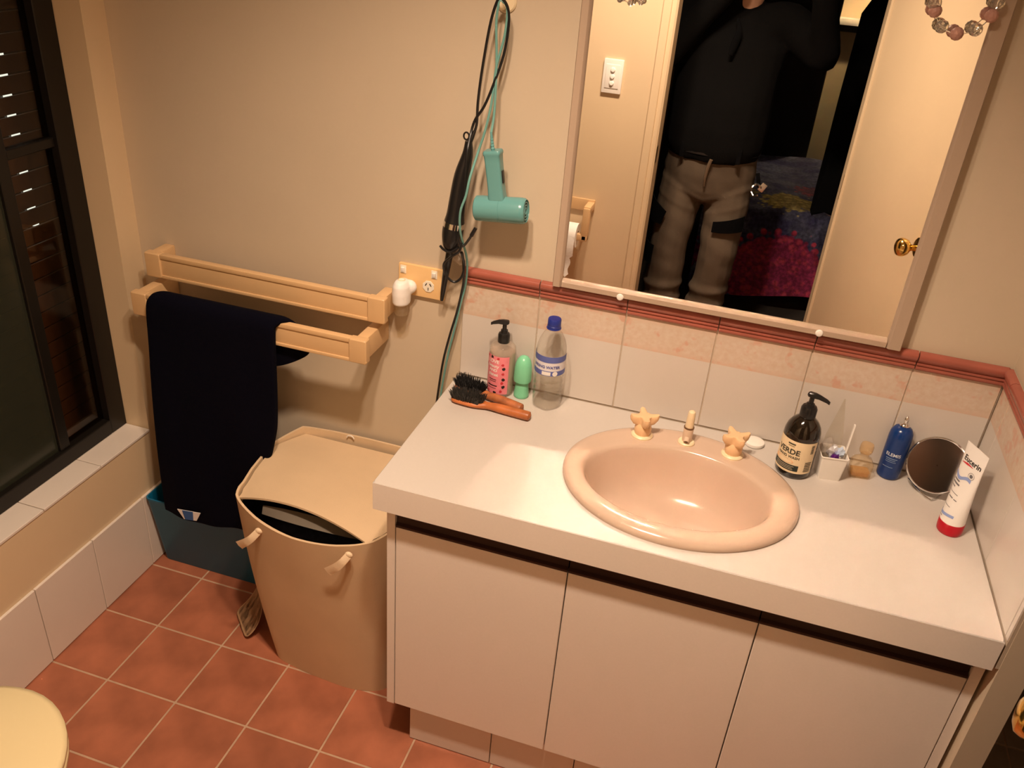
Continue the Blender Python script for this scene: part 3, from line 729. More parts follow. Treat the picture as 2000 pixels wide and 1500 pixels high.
obj('cord', tube([(.0265, -.047, 1.380), (.0295, -.042, 1.400), (.0275, -.036, 1.440), (.0315, -.033, 1.500), (.0420, -.033, 1.580), (.0520, -.034, 1.622), (.0620, -.035, 1.637), (.0760, -.032, 1.622), (.0800, -.030, 1.590), (.0745, -.032, 1.535), (.0600, -.040, 1.480), (.0440, -.044, 1.435), (.0250, -.040, 1.405), (.0195, -.046, 1.380),
                  (.0205, -.068, 1.345), (.0210, -.076, 1.290), (.0210, -.078, 1.240), (.0185, -.082, 1.195), (.0130, -.080, 1.160), (.0220, -.074, 1.142), (.0340, -.068, 1.158), (.0400, -.064, 1.172)], .0029, 8), M_BLACKP, cw, w=True)
obj('cord', tube([(.0200, -.075, 1.150), (.0160, -.078, 1.130), (-.0040, -.074, 1.112), (-.0220, -.068, 1.090), (-.0180, -.062, 1.062), (.0010, -.058, 1.048), (.0160, -.052, 1.062), (.0190, -.048, 1.090), (.0150, -.060, 1.120), (.0155, -.050, 1.110), (.0130, -.030, 1.050), (.0090, -.024, 1.020), (-.002, -.022, .960), (-.018, -.020, .895), (-.034, -.016, .82), (-.044, -.014, .74), (-.050, -.012, .68), (-.056, -.012, .60)], .0028, 8), M_BLACKP, cw, w=True)
obj('cord_end', tube([(.0380, -.066, 1.166), (.0460, -.062, 1.184)], [.0045, .0040], 8, smooth=0), M_BLACKP, cw, w=True)

# ------------------------------------------------------------------ outlet and air freshener
po = thing('power_outlet', 'cream double power outlet on the wall beside the towel rail', 'outlet', (-.101, YW, 1.008))
obj('plate', B(-.158, -.043, -.004, YW, .970, 1.046, bev=.002), mat('outlet almond', (.80, .53, .25), .35), po, w=True)
M_IV = mat('ivory', (.80, .74, .62), .35)
for x_ in (-.146, -.068):
    sw = obj('switch_bezel', B(x_-.0075, x_+.0075, -.0055, -.0035, 1.022, 1.042, bev=.001), M_IV, po, w=True)
    obj('rocker', xform(B(-.0042, .0042, -.003, .0015, -.006, .006, bev=.001), Matrix.Translation((x_, -.0062, 1.032)) @ Matrix.Rotation(.18, 4, 'X')), M_WHITEP, sw, w=True)
for x_ in (-.082,):
    fc = obj('socket_face', xform(lathe([(.0150, 0), (.0150, .0016), (.0140, .0022), (.002, .0022)], 8), Matrix.Translation((x_, -.0037, 1.000)) @ Matrix.Rotation(PI/2, 4, 'X') @ Matrix.Rotation(PI/8, 4, 'Z')), M_IV, po, w=True, smooth=20)
    for dx, dz, a in ((-.0055, .0050, .55), (.0055, .0050, -.55), (0, -.0060, 0)):
        obj('slot', xform(B(-.0010, .0010, -.0004, .0008, -.0036, .0036), Matrix.Translation((x_+dx, -.0062, 1.000+dz)) @ Matrix.Rotation(a, 4, 'Y')), M_BLACKP, fc, w=True)
af = thing('air_freshener', 'white plug-in air freshener in the power outlet', 'air freshener', (-.137, -.03, .96))
M_AF = mat('air freshener white', (.84, .80, .76), .45)
bm = bmesh.new()
loft([[(-.137+a*math.cos(2*PI*i/28), -.034+b*math.sin(2*PI*i/28), z) for i in range(28)] for a, b, z in ((.018, .022, .958), (.0205, .026, .962), (.0215, .028, .985), (.0200, .027, 1.004), (.0150, .022, 1.014), (.0080, .012, 1.018))], bm)
sphere(bm, (-.122, -.020, .998), .017, 16, (1, .8, 1)); box(bm, -.150, -.122, -.012, -.0045, .985, 1.010, bev=.002)
obj('housing', remesh(bm, .0022, 4), M_AF, af, w=True, smooth=60)
obj('vent_ring', lathe([(.0085, 0), (.0088, .002), (.0070, .003), (.0065, .0005)], 20, (-.137, -.034, 1.0165)), M_CREAMP, af, w=True)
obj('oil_bottle', lathe([(.0120, 0), (.0150, .002), (.0155, .010), (.0155, .026), (.0110, .030)], 28, (-.137, -.034, .929)), clear('clear oil glass', (.93, .88, .78), .03, .12, (.7, .6, .45)), af, w=True)
pg = thing('plug', 'pale plug with a coiled cord hanging behind the curling wand', 'plug', (-.004, -.03, 1.08))
obj('body', tube([(-.016, -.026, 1.104), (-.004, -.026, 1.096), (.008, -.026, 1.082)], [.010, .0125, .008], 14, smooth=3), clear('pale plug plastic', (.75, .66, .56), .1, .75, (.72, .60, .48)), pg, w=True)
obj('flange', tube([(-.020, -.026, 1.108), (-.015, -.026, 1.1035)], [.011, .0115], 14, smooth=0), M_IV, pg, w=True)
# ------------------------------------------------------------------ brushes on the worktop
def brush(label, x, y, z, rz, tilt, L_, m_br, m_w, dark, seed):
    t = thing('brush', label, 'brush', (x, y-.012, z), rz, 'wooden brushes on the worktop')
    if tilt: t.rotation_euler = (tilt[0], tilt[1], rz)
    # wooden back: wide head, waisted neck and handle, along +x
    out = []
    prof_ = [(0, .004), (.004, .013), (.012, .0175), (.030, .0195), (.055, .0190), (.074, .0150), (.086, .0112), (.100, .0105), (.125, .0115), (L_-.010, .0120), (L_-.003, .0095), (L_, .005)]
    P = crom([(a, b, 0) for a, b in prof_], 4)
    rings = []
    for p in P:
        h = .008+.003*max(0, min(1, (p.x-.07)/.04))
        hw = p.y; hz = h*min(1, hw/.0125)
        rings.append([(p.x, hw*math.cos(2*PI*i/16)*(1 if True else 1), h+hz*math.sin(2*PI*i/16)) for i in range(16)])
    obj('back', loft(rings), m_w, t, smooth=50)
    rnd = random.Random(seed); bm = bmesh.new()
    for i in range(26):
        for j in range(11):
            u = .006+.070*i/25; v = (j-5)/5
            hw = .0175*math.sin(PI*min(1, max(0, (u+.012)/.094)))**.5
            if abs(v) > 1: continue
            b0 = Vector((u, v*hw*.9, .013)); sp_ = 1.28
            tip = Vector((u+(u-.040)*.20+rnd.uniform(-.0015, .0015), v*hw*sp_+rnd.uniform(-.0015, .0015), .033+rnd.uniform(-.003, .003)-.002*abs(v)))
            for q in range(2):
                d = Vector((rnd.uniform(-.001, .001), rnd.uniform(-.001, .001), 0))
                a_ = rnd.uniform(0, PI); w_ = Vector((math.cos(a_), math.sin(a_), 0))*.0012
                va, vb, vc = bm.verts.new(b0+d-w_), bm.verts.new(b0+d+w_), bm.verts.new(tip+d*2)
                vd = bm.verts.new(tip+d*2+w_*.8)
                bm.faces.new((va, vb, vd, vc))
    box(bm, .008, .072, -.0145, .0145, .011, .024, bev=.004)
    br = obj('bristles', bm, m_br, t, smooth=None); br['kind'] = 'stuff'
    return t
brush('chestnut wooden brush with grey bristles lying in front of the other brush', .030, -.110, H, -.075, None, .195, M_BRGRY, M_WOOD, 0, 1)
brush('chestnut wooden brush with black bristles leaning behind the grey bristled one', .020, -.052, H+.004, -.26, (.10, .02, 0), .185, M_BRBLK, mat('worn chestnut wood', (.40, .13, .045), .5, var=.35, vscale=40), 1, 2)

# ------------------------------------------------------------------ bottles by the corner
def pump(t, z, rz, L_, m, head=.0075):
    """actuator: collar, stem and a spout that points along local rz"""
    obj('pump_stem', lathe([(.0052, z), (.0048, z+.020)], 14), m, t)
    bm = bmesh.new()
    c, s = math.cos(rz), math.sin(rz)
    loft([[(c*u-s*v*wd, s*u+c*v*wd, z+.018+zz+q*hz) for v, q in ((-1, -1), (1, -1), (1, .6), (.5, 1), (-.5, 1), (-1, .6))] for u, wd, hz, zz in ((-.010, .0045, .002, .003), (-.007, .0075, .004, .003), (.004, .0075, .0045, .003), (.014, .0050, .0040, .0025), (L_-.006, .0036, .0032, -.001), (L_, .0030, .0026, -.004))], bm)
    obj('pump_head', bm, m, t, smooth=40)
pb = thing('pump_bottle', 'clear pump bottle with a pink label and black pump by the corner', 'bottle', (.121, -.040, H), group='pump bottles on the worktop')
obj('bottle', lathe([(.026, 0), (.0295, .002), (.0310, .008), (.0310, .112), (.0295, .122), (.0240, .129), (.0140, .133), (.0120, .136)], 40), clear('clear bottle plastic', (.93, .89, .84), .03, .22, (.80, .70, .60)), pb)
obj('lotion', lathe([(.024, .003), (.0290, .006), (.0290, .105), (.0280, .110)], 32), clear('pale gel', (.90, .84, .78), .2, .30, (.80, .66, .56)), pb)
fn = oncyl(.0312, math.radians(-4)); lb = obj('label', patch(fn, -.036, .028, .010, .108, 20, 2), mat('pink label', (.80, .24, .28), .5, var=.06, vscale=60), pb)
M_WPRINT = mat('white print', (.86, .80, .76), .6); M_KPRINT = mat('black print', (.02, .016, .014), .6); M_RPRINT = mat('red print', (.55, .035, .05), .6)
fn2 = oncyl(.0312, math.radians(-4), e=.0008)
obj('label_text', text_map([('LOVE', .0120, -.010, .094, .0003), ('beauty', .0110, -.010, .082, .0003), ('AND', .0100, -.010, .071, .0003), ('planet', .0110, -.010, .060, .0003)], fn2), M_WPRINT, lb)
bm = bars([(.020, .0016, -.010, .047), (.017, .0013, -.009, .0425), (.026, .0028, -.010, .031), (.022, .0011, -.010, .0245)], fn2)
rnd = random.Random(3)
def blob(bm, fn, x, y, r, k=9):
    vs_ = [bm.verts.new(fn(x+r*rnd.uniform(.7, 1.15)*math.cos(2*PI*i/k), y+r*rnd.uniform(.7, 1.15)*math.sin(2*PI*i/k))) for i in range(k)]
    bm.faces.new(vs_)
for x, y in ((-.014, .1045), (.016, .078), (.016, .050), (.017, .030), (-.002, .0135), (-.030, .013)): blob(bm, fn2, x, y, .0042)
obj('label_print', bm, M_KPRINT, lb)
bm = bmesh.new()
for x, y in ((-.028, .1035), (.002, .1025), (.013, .088), (.015, .064), (.014, .040), (-.020, .0145), (.012, .018), (-.034, .080)): blob(bm, fn2, x, y, .0036)
obj('label_print', bm, M_RPRINT, lb)
obj('collar', lathe([(.0125, .132), (.0138, .134), (.0138, .152), (.0120, .156), (.0085, .158), (.0080, .164), (.0060, .165)], 28), M_BLACKP, pb)
pump(pb, .163, PI+.25, .032, M_BLACKP)
dr = thing('roll_on_deodorant', 'mint green roll-on deodorant standing between the two bottles', 'deodorant', (.173, -.038, H))
M_GRN = mat('mint deodorant plastic', (.20, .60, .36), .3)
obj('base', lathe([(.0165, 0), (.0180, .002), (.0180, .008), (.0155, .030), (.0150, .042)], 32), M_GRN, dr, smooth=50)
obj('cap', lathe([(.0165, .0405), (.0205, .043), (.0212, .050), (.0205, .074), (.0190, .086), (.0155, .097), (.0100, .104), (.0040, .107), (.001, .1075)], 36), M_GRN, dr, smooth=50)
wb = thing('water_bottle', 'clear water bottle with a blue cap and blue label', 'bottle', (.238, -.052, H))
prf = [(.020, .004), (.026, .0005), (.031, .003), (.0335, .012), (.0335, .030)]
for k in range(4): prf += [(.0335, .032+.014*k), (.0315, .036+.014*k), (.0335, .041+.014*k), (.0340, .044+.014*k)]
prf += [(.0340, .096), (.0338, .148), (.0325, .158), (.0285, .172), (.0215, .186), (.0150, .194), (.0132, .198), (.0132, .204)]
M_PET = clear('PET plastic', (.975, .965, .95), .04, .02, (.85, .78, .70))
def petal(bm):
    for v in bm.verts:
        if v.co.z < .03:
            a = math.atan2(v.co.y, v.co.x); f = (1-v.co.z/.03); r = 1-.10*f*(.5-.5*math.cos(5*a)); v.co.x *= r; v.co.y *= r
    return bm
obj('bottle', petal(lathe(prf, 50, cap1=False)), M_PET, wb, smooth=60)
obj('water', petal(lathe([(.018, .005), (.029, .004), (.0318, .013), (.0318, .030), (.0300, .036), (.0315, .046), (.0300, .052), (.0318, .060), (.0300, .068), (.0315, .072)], 40)), clear('water', (.93, .92, .90), .02), wb, smooth=60)
M_BLUEC = mat('blue cap', (.020, .035, .25), .35)
obj('cap', lathe([(.0152, .2015), (.0155, .203), (.0155, .2060), (.0150, .2065), (.0152, .2070), (.0150, .2200), (.0138, .2225), (.001, .2228)], 36), M_BLUEC, wb)
obj('neck_ring', lathe([(.0142, .1975), (.0165, .1985), (.0165, .2005), (.0142, .2012)], 30), M_BLUEC, wb)
fw_ = oncyl(.0341, math.radians(4)); lb = obj('label', patch(fw_, -.060, .060, .094, .142, 30, 2), mat('pale label', (.70, .68, .72), .4), wb)
fw2 = oncyl(.0341, math.radians(4), e=.0008)
bm = patch(fw2, -.060, .060, .127, .142, 30, 1); patch(fw2, -.060, .060, .094, .106, 30, 1, bm)
obj('label_band', bm, mat('label blue', (.10, .13, .38), .45), lb)
fw3 = oncyl(.0341, math.radians(4), e=.0012)
obj('label_text', text_map([('SPRING WATER', .0092, -.004, .1155, .0003)], fw3), mat('label blue ink', (.10, .12, .36), .5), lb)
bm = patch(fw3, -.012, .008, .0955, .1045, 6, 1)
vs_ = [bm.verts.new(fw3(.018+.006*math.cos(2*PI*i/20), .100+.006*math.sin(2*PI*i/20))) for i in range(20)]; bm.faces.new(vs_)
obj('label_print', bm, mat('label white', (.78, .76, .74), .5), lb)

# ------------------------------------------------------------------ bottles on the tap side
vb = thing('hand_wash_bottle', 'dark amber hand wash pump bottle with a cream label', 'bottle', (.800, -.098, H), group='pump bottles on the worktop')
M_AMBER = mat('dark amber bottle', (.012, .008, .005), .08, coat=.5)
obj('bottle', lathe([(.031, 0), (.0355, .002), (.0375, .007), (.0375, .094), (.0365, .104), (.0330, .116), (.0260, .127), (.0180, .134), (.0150, .137)], 48), M_AMBER, vb, smooth=60)
fv = oncyl(.0376, math.radians(-18)); lb = obj('label', patch(fv, -.046, .050, .016, .092, 30, 2), mat('cream label', (.80, .66, .44), .5), vb)
fv2 = oncyl(.0376, math.radians(-18), e=.0009)
obj('label_text', text_map([('VERDE', .0172, -.011, .0655, .0005), ('HAND WASH', .0082, -.009, .0530, .0002)], fv2, bars([(.016, .0030, -.006, .084), (.014, .0010, -.006, .0790)], fv2)), mat('dark print', (.05, .05, .035), .6), lb)
bm = patch(fv2, -.045, .018, .0215, .0355, 20, 1); obj('label_band', bm, mat('dark green band', (.022, .030, .024), .5), lb)
fv3 = oncyl(.0376, math.radians(-18), e=.0013)
obj('label_text', bars([(.042, .0010, -.012, .0320), (.038, .0010, -.013, .0285), (.040, .0010, -.012, .0250)], fv3), mat('cream print', (.55, .50, .38), .6), lb)
vs_bm = bmesh.new(); vs_ = [vs_bm.verts.new(fv2(-.018+.024*math.cos(2*PI*i/24), .042+.0055*math.sin(2*PI*i/24))) for i in range(24)]; vs_bm.faces.new(vs_)
obj('label_patch', vs_bm, mat('orange tint', (.84, .50, .28), .5), lb)
bm = bmesh.new()
for k in range(7): patch(fv2, .036, .043, .066+.0030*k, .0678+.0030*k, 3, 1, bm)
for k in range(6): patch(fv2, .030, .045, .022+.0042*k, .0240+.0042*k, 3, 1, bm)
obj('label_print', bm, mat('dark print', (.05, .05, .035), .6), lb)
obj('collar', lathe([(.0150, .136), (.0165, .138), (.0165, .156), (.0140, .161), (.0090, .163), (.0085, .167), (.0060, .168)], 28), M_BLACKP, vb)
pump(vb, .167, -.30, .036, M_BLACKP)
cup = thing('square_cup', 'white square plastic cup full of wrapped oddments', 'cup', (.872, -.082, H))
def cr(h, z): return rrect(-h, h, -h, h, .004, z)
obj('body', xform(loft([cr(.0225, 0), cr(.0232, .003), cr(.0275, .055), cr(.0285, .0555), cr(.0285, .058), cr(.0270, .0582), cr(.0255, .055), cr(.0215, .004)]), Matrix.Rotation(.16, 4, 'Z')), M_WHITEP, cup, smooth=40)
ci = Vector((.872, -.082, H))
tag(obj('cellophane_sheet', loft([[ci+Vector(p) for p in r] for r in ([(-.024, .012, .012), (.016, .016, .012), (.016, .017, .012), (-.024, .013, .012)], [(-.022, .016, .085), (.014, .020, .085), (.014, .021, .085), (-.022, .017, .085)], [(-.005, .026, .170), (-.003, .027, .172), (-.003, .0275, .172), (-.005, .0265, .170)])]), clear('cellophane', (.92, .90, .86), .05, .05, (.8, .75, .65))), 'clear pointed plastic sleeve standing up from the square cup', 'sleeve')
tag(obj('plastic_stick', loft([[ci+Vector(p) for p in r] for r in ([(.0195, -.012, .006), (.0225, -.012, .006), (.0225, -.004, .006), (.0195, -.004, .006)], [(.0245, .000, .128), (.0275, .000, .128), (.0275, .008, .128), (.0245, .008, .128)])]), M_WHITEP), 'thin white plastic stick standing in the square cup', 'stick')
rnd = random.Random(11)
M_PURP = mat('purple foil', (.12, .02, .22), .25, .4); M_SILV = mat('pale foil', (.70, .72, .78), .2, .5); M_CLRP = clear('clear wrap', (.90, .88, .86), .08, .18, (.85, .8, .75)); M_LBLU = mat('pale blue wrap', (.45, .55, .70), .35)
for nm, m_, c_, r_, lab_ in (('wrapped_sachet', M_PURP, (.004, -.016, .050), .011, 'crumpled purple foil sachet in the square cup'), ('wrapped_sachet', M_SILV, (-.004, -.010, .062), .012, 'crumpled silver foil sachet in the square cup'), ('wrapped_sachet', M_LBLU, (.013, -.008, .064), .010, 'crumpled pale blue sachet in the square cup'), ('wrapped_sachet', M_CLRP, (-.012, -.002, .066), .016, 'crumpled clear wrapper in the square cup')):
    bm = bmesh.new(); bmesh.ops.create_icosphere(bm, subdivisions=2, radius=r_)
    for v in bm.verts: v.co *= rnd.uniform(.65, 1.2); v.co.z *= 1.3
    xform(bm, Matrix.Translation(ci+Vector(c_))); tag(obj(nm, bm, m_, smooth=None), lab_, 'sachet', 'sachets in the square cup')
pf = thing('perfume_bottle', 'small clear perfume bottle with a round stopper and amber dregs', 'perfume', (.938, -.058, H))
M_GLS = clear('bottle glass', (.95, .90, .80), .02, .14, (.80, .62, .40))
obj('bottle', xform(loft([rrect(-.020, .020, -.014, .014, .006, 0), rrect(-.022, .022, -.016, .016, .007, .004), rrect(-.022, .022, -.016, .016, .007, .034), rrect(-.018, .018, -.013, .013, .007, .043), rrect(-.009, .009, -.009, .009, .0088, .049), rrect(-.0085, .0085, -.0085, .0085, .0083, .057)]), Matrix.Rotation(.15, 4, 'Z')), M_GLS, pf, smooth=50)
obj('perfume', xform(loft([rrect(-.018, .018, -.012, .012, .005, .004), rrect(-.019, .019, -.013, .013, .005, .014)]), Matrix.Rotation(.15, 4, 'Z')), clear('amber perfume', (.95, .75, .40), .02, .25, (.80, .50, .16)), pf, smooth=50)
obj('stopper', lathe([(.008, .0565), (.0125, .059), (.0138, .064), (.0138, .074), (.0125, .079), (.006, .081), (.001, .0812)], 28), clear('amber stopper', (.95, .86, .70), .05, .20, (.74, .52, .30)), pf, smooth=50)
bs = thing('spray_bottle', 'tall deep blue bottle with a silver nozzle against the splashback', 'bottle', (1.000, -.030, H))
obj('bottle', lathe([(.0215, 0), (.0235, .002), (.0240, .006), (.0240, .098), (.0225, .110), (.0175, .119), (.0100, .1235), (.0080, .124)], 40), mat('deep blue plastic', (.006, .035, .16), .22), bs, smooth=60)
fb = oncyl(.0241, math.radians(-12), e=.0004)
obj('label_text', text_map([('ELEMIS', .0105, -.002, .062, .0002)], fb), mat('silver print', (.55, .60, .66), .4), bs)
obj('label_text', bars([(.024, .0014, -.003, .053), (.020, .0011, -.004, .049), (.022, .0010, -.003, .045), (.022, .0010, -.006, .032)], fb), mat('pale blue print', (.22, .34, .50), .5), bs)
obj('nozzle', lathe([(.0095, .1235), (.0105, .126), (.0095, .1285), (.0060, .131), (.0050, .137), (.0058, .140), (.0045, .1435), (.0018, .1475), (.001, .148)], 24), M_CHROME, bs, smooth=40)
mk = thing('makeup_mirror', 'round silver make-up mirror tilted back in the corner', 'mirror', (1.075, -.05, H))
mm = Matrix.Translation((1.078, -.062, .8490)) @ Matrix.Rotation(-.28, 4, 'Z') @ Matrix.Rotation(PI/2-.45, 4, 'X')
obj('rim', xform(lathe([(.0560, -.006), (.0585, -.005), (.0600, 0), (.0590, .0035), (.0570, .0045), (.0558, .0030)], 56), mm), M_CHROME, mk, w=True)
obj('glass', xform(lathe([(.0557, .0026), (.001, .0030)], 56), mm), M_MIRROR, mk, w=True, smooth=None)
obj('stand', tube([(1.042, -.030, H+.0025), (1.050, -.022, .830), (1.080, -.020, .862), (1.108, -.022, .830), (1.118, -.030, H+.0025), (1.080, -.098, H+.0025), (1.042, -.030, H+.0025)], .0022, 8, smooth=4), M_CHROME, mk, w=True)
obj('pivot', tube([(1.078, -.060, .7960), (1.080, -.066, .7850)], .003, 8, smooth=0), M_CHROME, mk, w=True)
# tube of cream: round red cap below, flat crimp on top
tb = thing('cream_tube', 'white tube of body cream standing on its red cap', 'tube', (1.104, -.190, H))
M_TUBE = mat('white tube', (.80, .77, .74), .35)
base = Vector((0, 0, 0)); topc = Vector((.010, .048, .166)); cd = Vector((.028, -.054, 0)).normalized(); cn = Vector((cd.y, -cd.x, 0))
cn = -cn if cn.y > 0 else cn
def tube_pt(a, f):
    c = base.lerp(topc, f); k = max(0, (f-.15)/.85)
    ra = .0235+(.0315-.0235)*k; rb = .0235*(1-k)+.0012*k
    return c+cd*(ra*math.sin(a))+cn*(rb*math.cos(a))
obj('body', loft([[tube_pt(2*PI*i/40, f) for i in range(40)] for f in (.135, .15, .3, .5, .7, .85, .94, .95, 1.0)]), M_TUBE, tb, smooth=60)
def cap_ring(r, f): c = base.lerp(topc, f); return [c+cd*(r*math.sin(2*PI*i/40))+cn*(r*math.cos(2*PI*i/40))-Vector((0, 0, 0)) for i in range(40)]
obj('cap', loft([[Vector((p.x, p.y, 0)) for p in cap_ring(.0215, 0)], [Vector((p.x, p.y, .0025)) for p in cap_ring(.0236, .01)], cap_ring(.0242, .05), cap_ring(.0242, .130), cap_ring(.0232, .137)]), mat('red cap', (.42, .008, .02), .3), tb, smooth=45)
def on_tube(x, y):
    f = .15+y/.166*.85; k = max(0, (f-.15)/.85); ra = .0235+(.0315-.0235)*k; rb = .0235*(1-k)+.0012*k
    # walk the ellipse so that x is arc length from the middle of the face
    a = 0; n_ = 24; st = x/n_
    for _ in range(n_):
        sp_ = math.sqrt((ra*math.cos(a))**2+(rb*math.sin(a))**2); a += st/max(sp_, .006)
    nrm = (cd*(math.sin(a)/ra)+cn*(math.cos(a)/rb)).normalized()
    return tube_pt(a, f)+nrm*.0006
obj('label_text', text_map([('Eucerin', .0158, .003, .136, .0004)], on_tube), M_KPRINT, tb)
bm = patch(lambda x, y: on_tube(x, .124+.004*math.sin((x+.024)*60)+y*(1-abs(x+.006)/.020)), -.022, .010, -.0022, .0022, 10, 1)
obj('logo_stroke', bm, M_RPRINT, tb)
bm = patch(lambda x, y: on_tube(x, .098+.0045*math.sin(x*150)+y), -.030, .018, -.0036, .0036, 16, 1); patch(lambda x, y: on_tube(x, .0135+.0020*math.sin(x*90)+y), -.030, .018, -.0030, .0030, 16, 1, bm)
obj('label_band', bm, mat('soft blue print', (.26, .34, .62), .5), tb)
bm = bars([(.018, .0030, -.013, .0870), (.022, .0034, -.011, .0800), (.012, .0022, -.015, .0725), (.030, .0013, -.008, .0610), (.008, .0022, -.020, .0510), (.013, .0022, -.007, .0500), (.008, .0018, .006, .0495), (.026, .0012, -.010, .0310), (.012, .0016, -.012, .0055)], on_tube)
for r0, r1 in ((.0072, .0064), (.0038, 0)):
    a_ = [bm.verts.new(on_tube(.014+r0*math.cos(2*PI*i/20), .1115+r0*math.sin(2*PI*i/20))) for i in range(20)]
    if r1:
        b_ = [bm.verts.new(on_tube(.014+r1*math.cos(2*PI*i/20), .1115+r1*math.sin(2*PI*i/20))) for i in range(20)]
        for i in range(20): bm.faces.new((a_[i], a_[(i+1) % 20], b_[(i+1) % 20], b_[i]))
    else: bm.faces.new(a_)
obj('label_print', bm, mat('grey print', (.14, .13, .14), .6), tb)

# ------------------------------------------------------------------ toilet
to = thing('toilet', 'ivory toilet with its lid down beside the tiled hob', 'toilet', (-.515, -1.20, 0))
def egg(hw, y0, y1, z, n=44, cx_=-.515):
    out = []
    cy_ = y1-hw*1.15
    for i in range(n):
        a = 2*PI*i/n; c, s = math.cos(a), math.sin(a)
        out.append((cx_+hw*c*(1 if s > 0 else (1-.12*abs(s))), cy_+(y1-cy_)*s if s > 0 else cy_+(cy_-y0)*s, z))
    return out
obj('pan', loft([egg(.115, -1.40, -1.008, 0), egg(.112, -1.40, -1.018, .06), egg(.100, -1.40, -1.038, .16), egg(.135, -1.40, -0.968, .27), egg(.178, -1.41, -0.913, .36), egg(.184, -1.41, -0.905, .385), egg(.180, -1.41, -0.908, .392)]), M_TOILET, to, w=True, smooth=60)
obj('seat', loft([egg(.186, -1.36, -0.903, .393), egg(.190, -1.365, -0.899, .397), egg(.190, -1.365, -0.899, .408), egg(.186, -1.36, -0.903, .412)]), M_TOILET, to, w=True, smooth=50)
obj('lid', loft([egg(.187, -1.36, -0.902, .4125), egg(.191, -1.365, -0.898, .417), egg(.190, -1.365, -0.899, .426), egg(.180, -1.355, -0.910, .431), egg(.10, -1.30, -1.008, .434), egg(.02, -1.2, -1.108, .435)]), M_TOILET, to, w=True, smooth=60)
for x_ in (-.585, -.445): obj('hinge', B(x_-.02, x_+.02, -1.385, -1.35, .392, .425, bev=.006), M_TOILET, to, w=True)
obj('cistern', B(-.705, -.325, -1.492, -1.385, .42, .76, bev=.02, seg=3), M_TOILET, to, w=True, smooth=50)
obj('cistern_lid', B(-.712, -.318, -1.496, -1.378, .76, .79, bev=.010, seg=3), M_TOILET, to, w=True, smooth=50)
obj('flush_button', lathe([(.022, 0), (.022, .004), (.018, .006), (.002, .006)], 24, (-.515, -1.44, .79)), M_CHROME, to, w=True)
obj('flush_neck', B(-.595, -.435, -1.47, -1.38, .34, .43, bev=.02, seg=3), M_TOILET, to, w=True)

# ------------------------------------------------------------------ on the doorway wall (seen in the mirror)
ls = thing('light_switch', 'white three gang light switch beside the doorway', 'light switch', (.026, -1.5, 1.273))
obj('plate', B(-.010, .062, -1.5, -1.4905, 1.214, 1.332, bev=.003), M_WHITEP, ls, w=True)
pi_ = obj('inner_plate', B(.0005, .0515, -1.4908, -1.4885, 1.232, 1.314, bev=.001), M_WHITEP, ls, w=True)
for z_ in (1.296, 1.273, 1.250):
    obj('rocker', xform(lathe([(.0085, 0), (.0085, .002), (.0070, .0048), (.002, .0055)], 20), Matrix.Translation((.026, -1.4888, z_)) @ Matrix.Rotation(-PI/2+.1, 4, 'X')), M_WHITEP, pi_, w=True)
th = thing('toilet_roll_holder', 'almond plastic toilet roll holder on the wall below the light switch', 'roll holder', (-.06, -1.5, .74))
obj('backplate', B(-.140, .020, -1.5, -1.490, .765, .812, bev=.004), M_ALMOND, th, w=True)
for a, b in ((-.008, .020), (-.140, -.112)):
    ar = bmesh.new(); box(ar, a, b, -1.492, -1.414, .775, .805, bev=.006); box(ar, a, b, -1.436, -1.408, .668, .800, bev=.007); box(ar, a-(.018 if a > -.05 else 0), b+(.018 if a < -.05 else 0), -1.436, -1.408, .668, .695, bev=.006)
    obj('arm', ar, M_ALMOND, th, w=True)
obj('spindle', tube([(-.115, -1.424, .684), (-.005, -1.424, .684)], .010, 14, smooth=0), M_ALMOND, th, w=True)
tr = thing('toilet_roll', 'white toilet roll with a torn end hanging from the holder', 'toilet roll', (-.066, -1.424, .69))
M_PAPER = mat('tissue paper', (.84, .81, .76), .95, bump=.4, bscale=150)
rollm = Matrix.Translation((-.109, -1.424, .684)) @ Matrix.Rotation(PI/2, 4, 'Y')
obj('roll', xform(lathe([(.019, 0), (.047, 0), (.0475, .002), (.0475, .0865), (.047, .088), (.019, .088), (.019, 0)], 48, cap0=False, cap1=False), rollm), M_PAPER, tr, w=True)
def pap(x, y):
    x2 = x if y > -.10 else x
    return (x2, -1.3755-.004*math.sin(y*40)+.003*math.sin(x*90), .690+y)
bm = bmesh.new(); nx, ny = 12, 16; g = []
for j in range(ny+1):
    row = []
    for i in range(nx+1):
        u = i/nx; rag = .012*math.sin(u*17)+.006*math.sin(u*41)
        xr_ = -.022 if j < 9 else -.032-.004*math.sin(j)
        x = -.107+(xr_+.107)*u; y = -(.158+rag*.5)*j/ny
        row.append(bm.verts.new(pap(x, y)))
    g.append(row)
for j in range(ny):
    for i in range(nx): bm.faces.new((g[j][i], g[j][i+1], g[j+1][i+1], g[j+1][i]))
obj('hanging_sheet', bm, M_PAPER, tr, w=True, smooth=60)
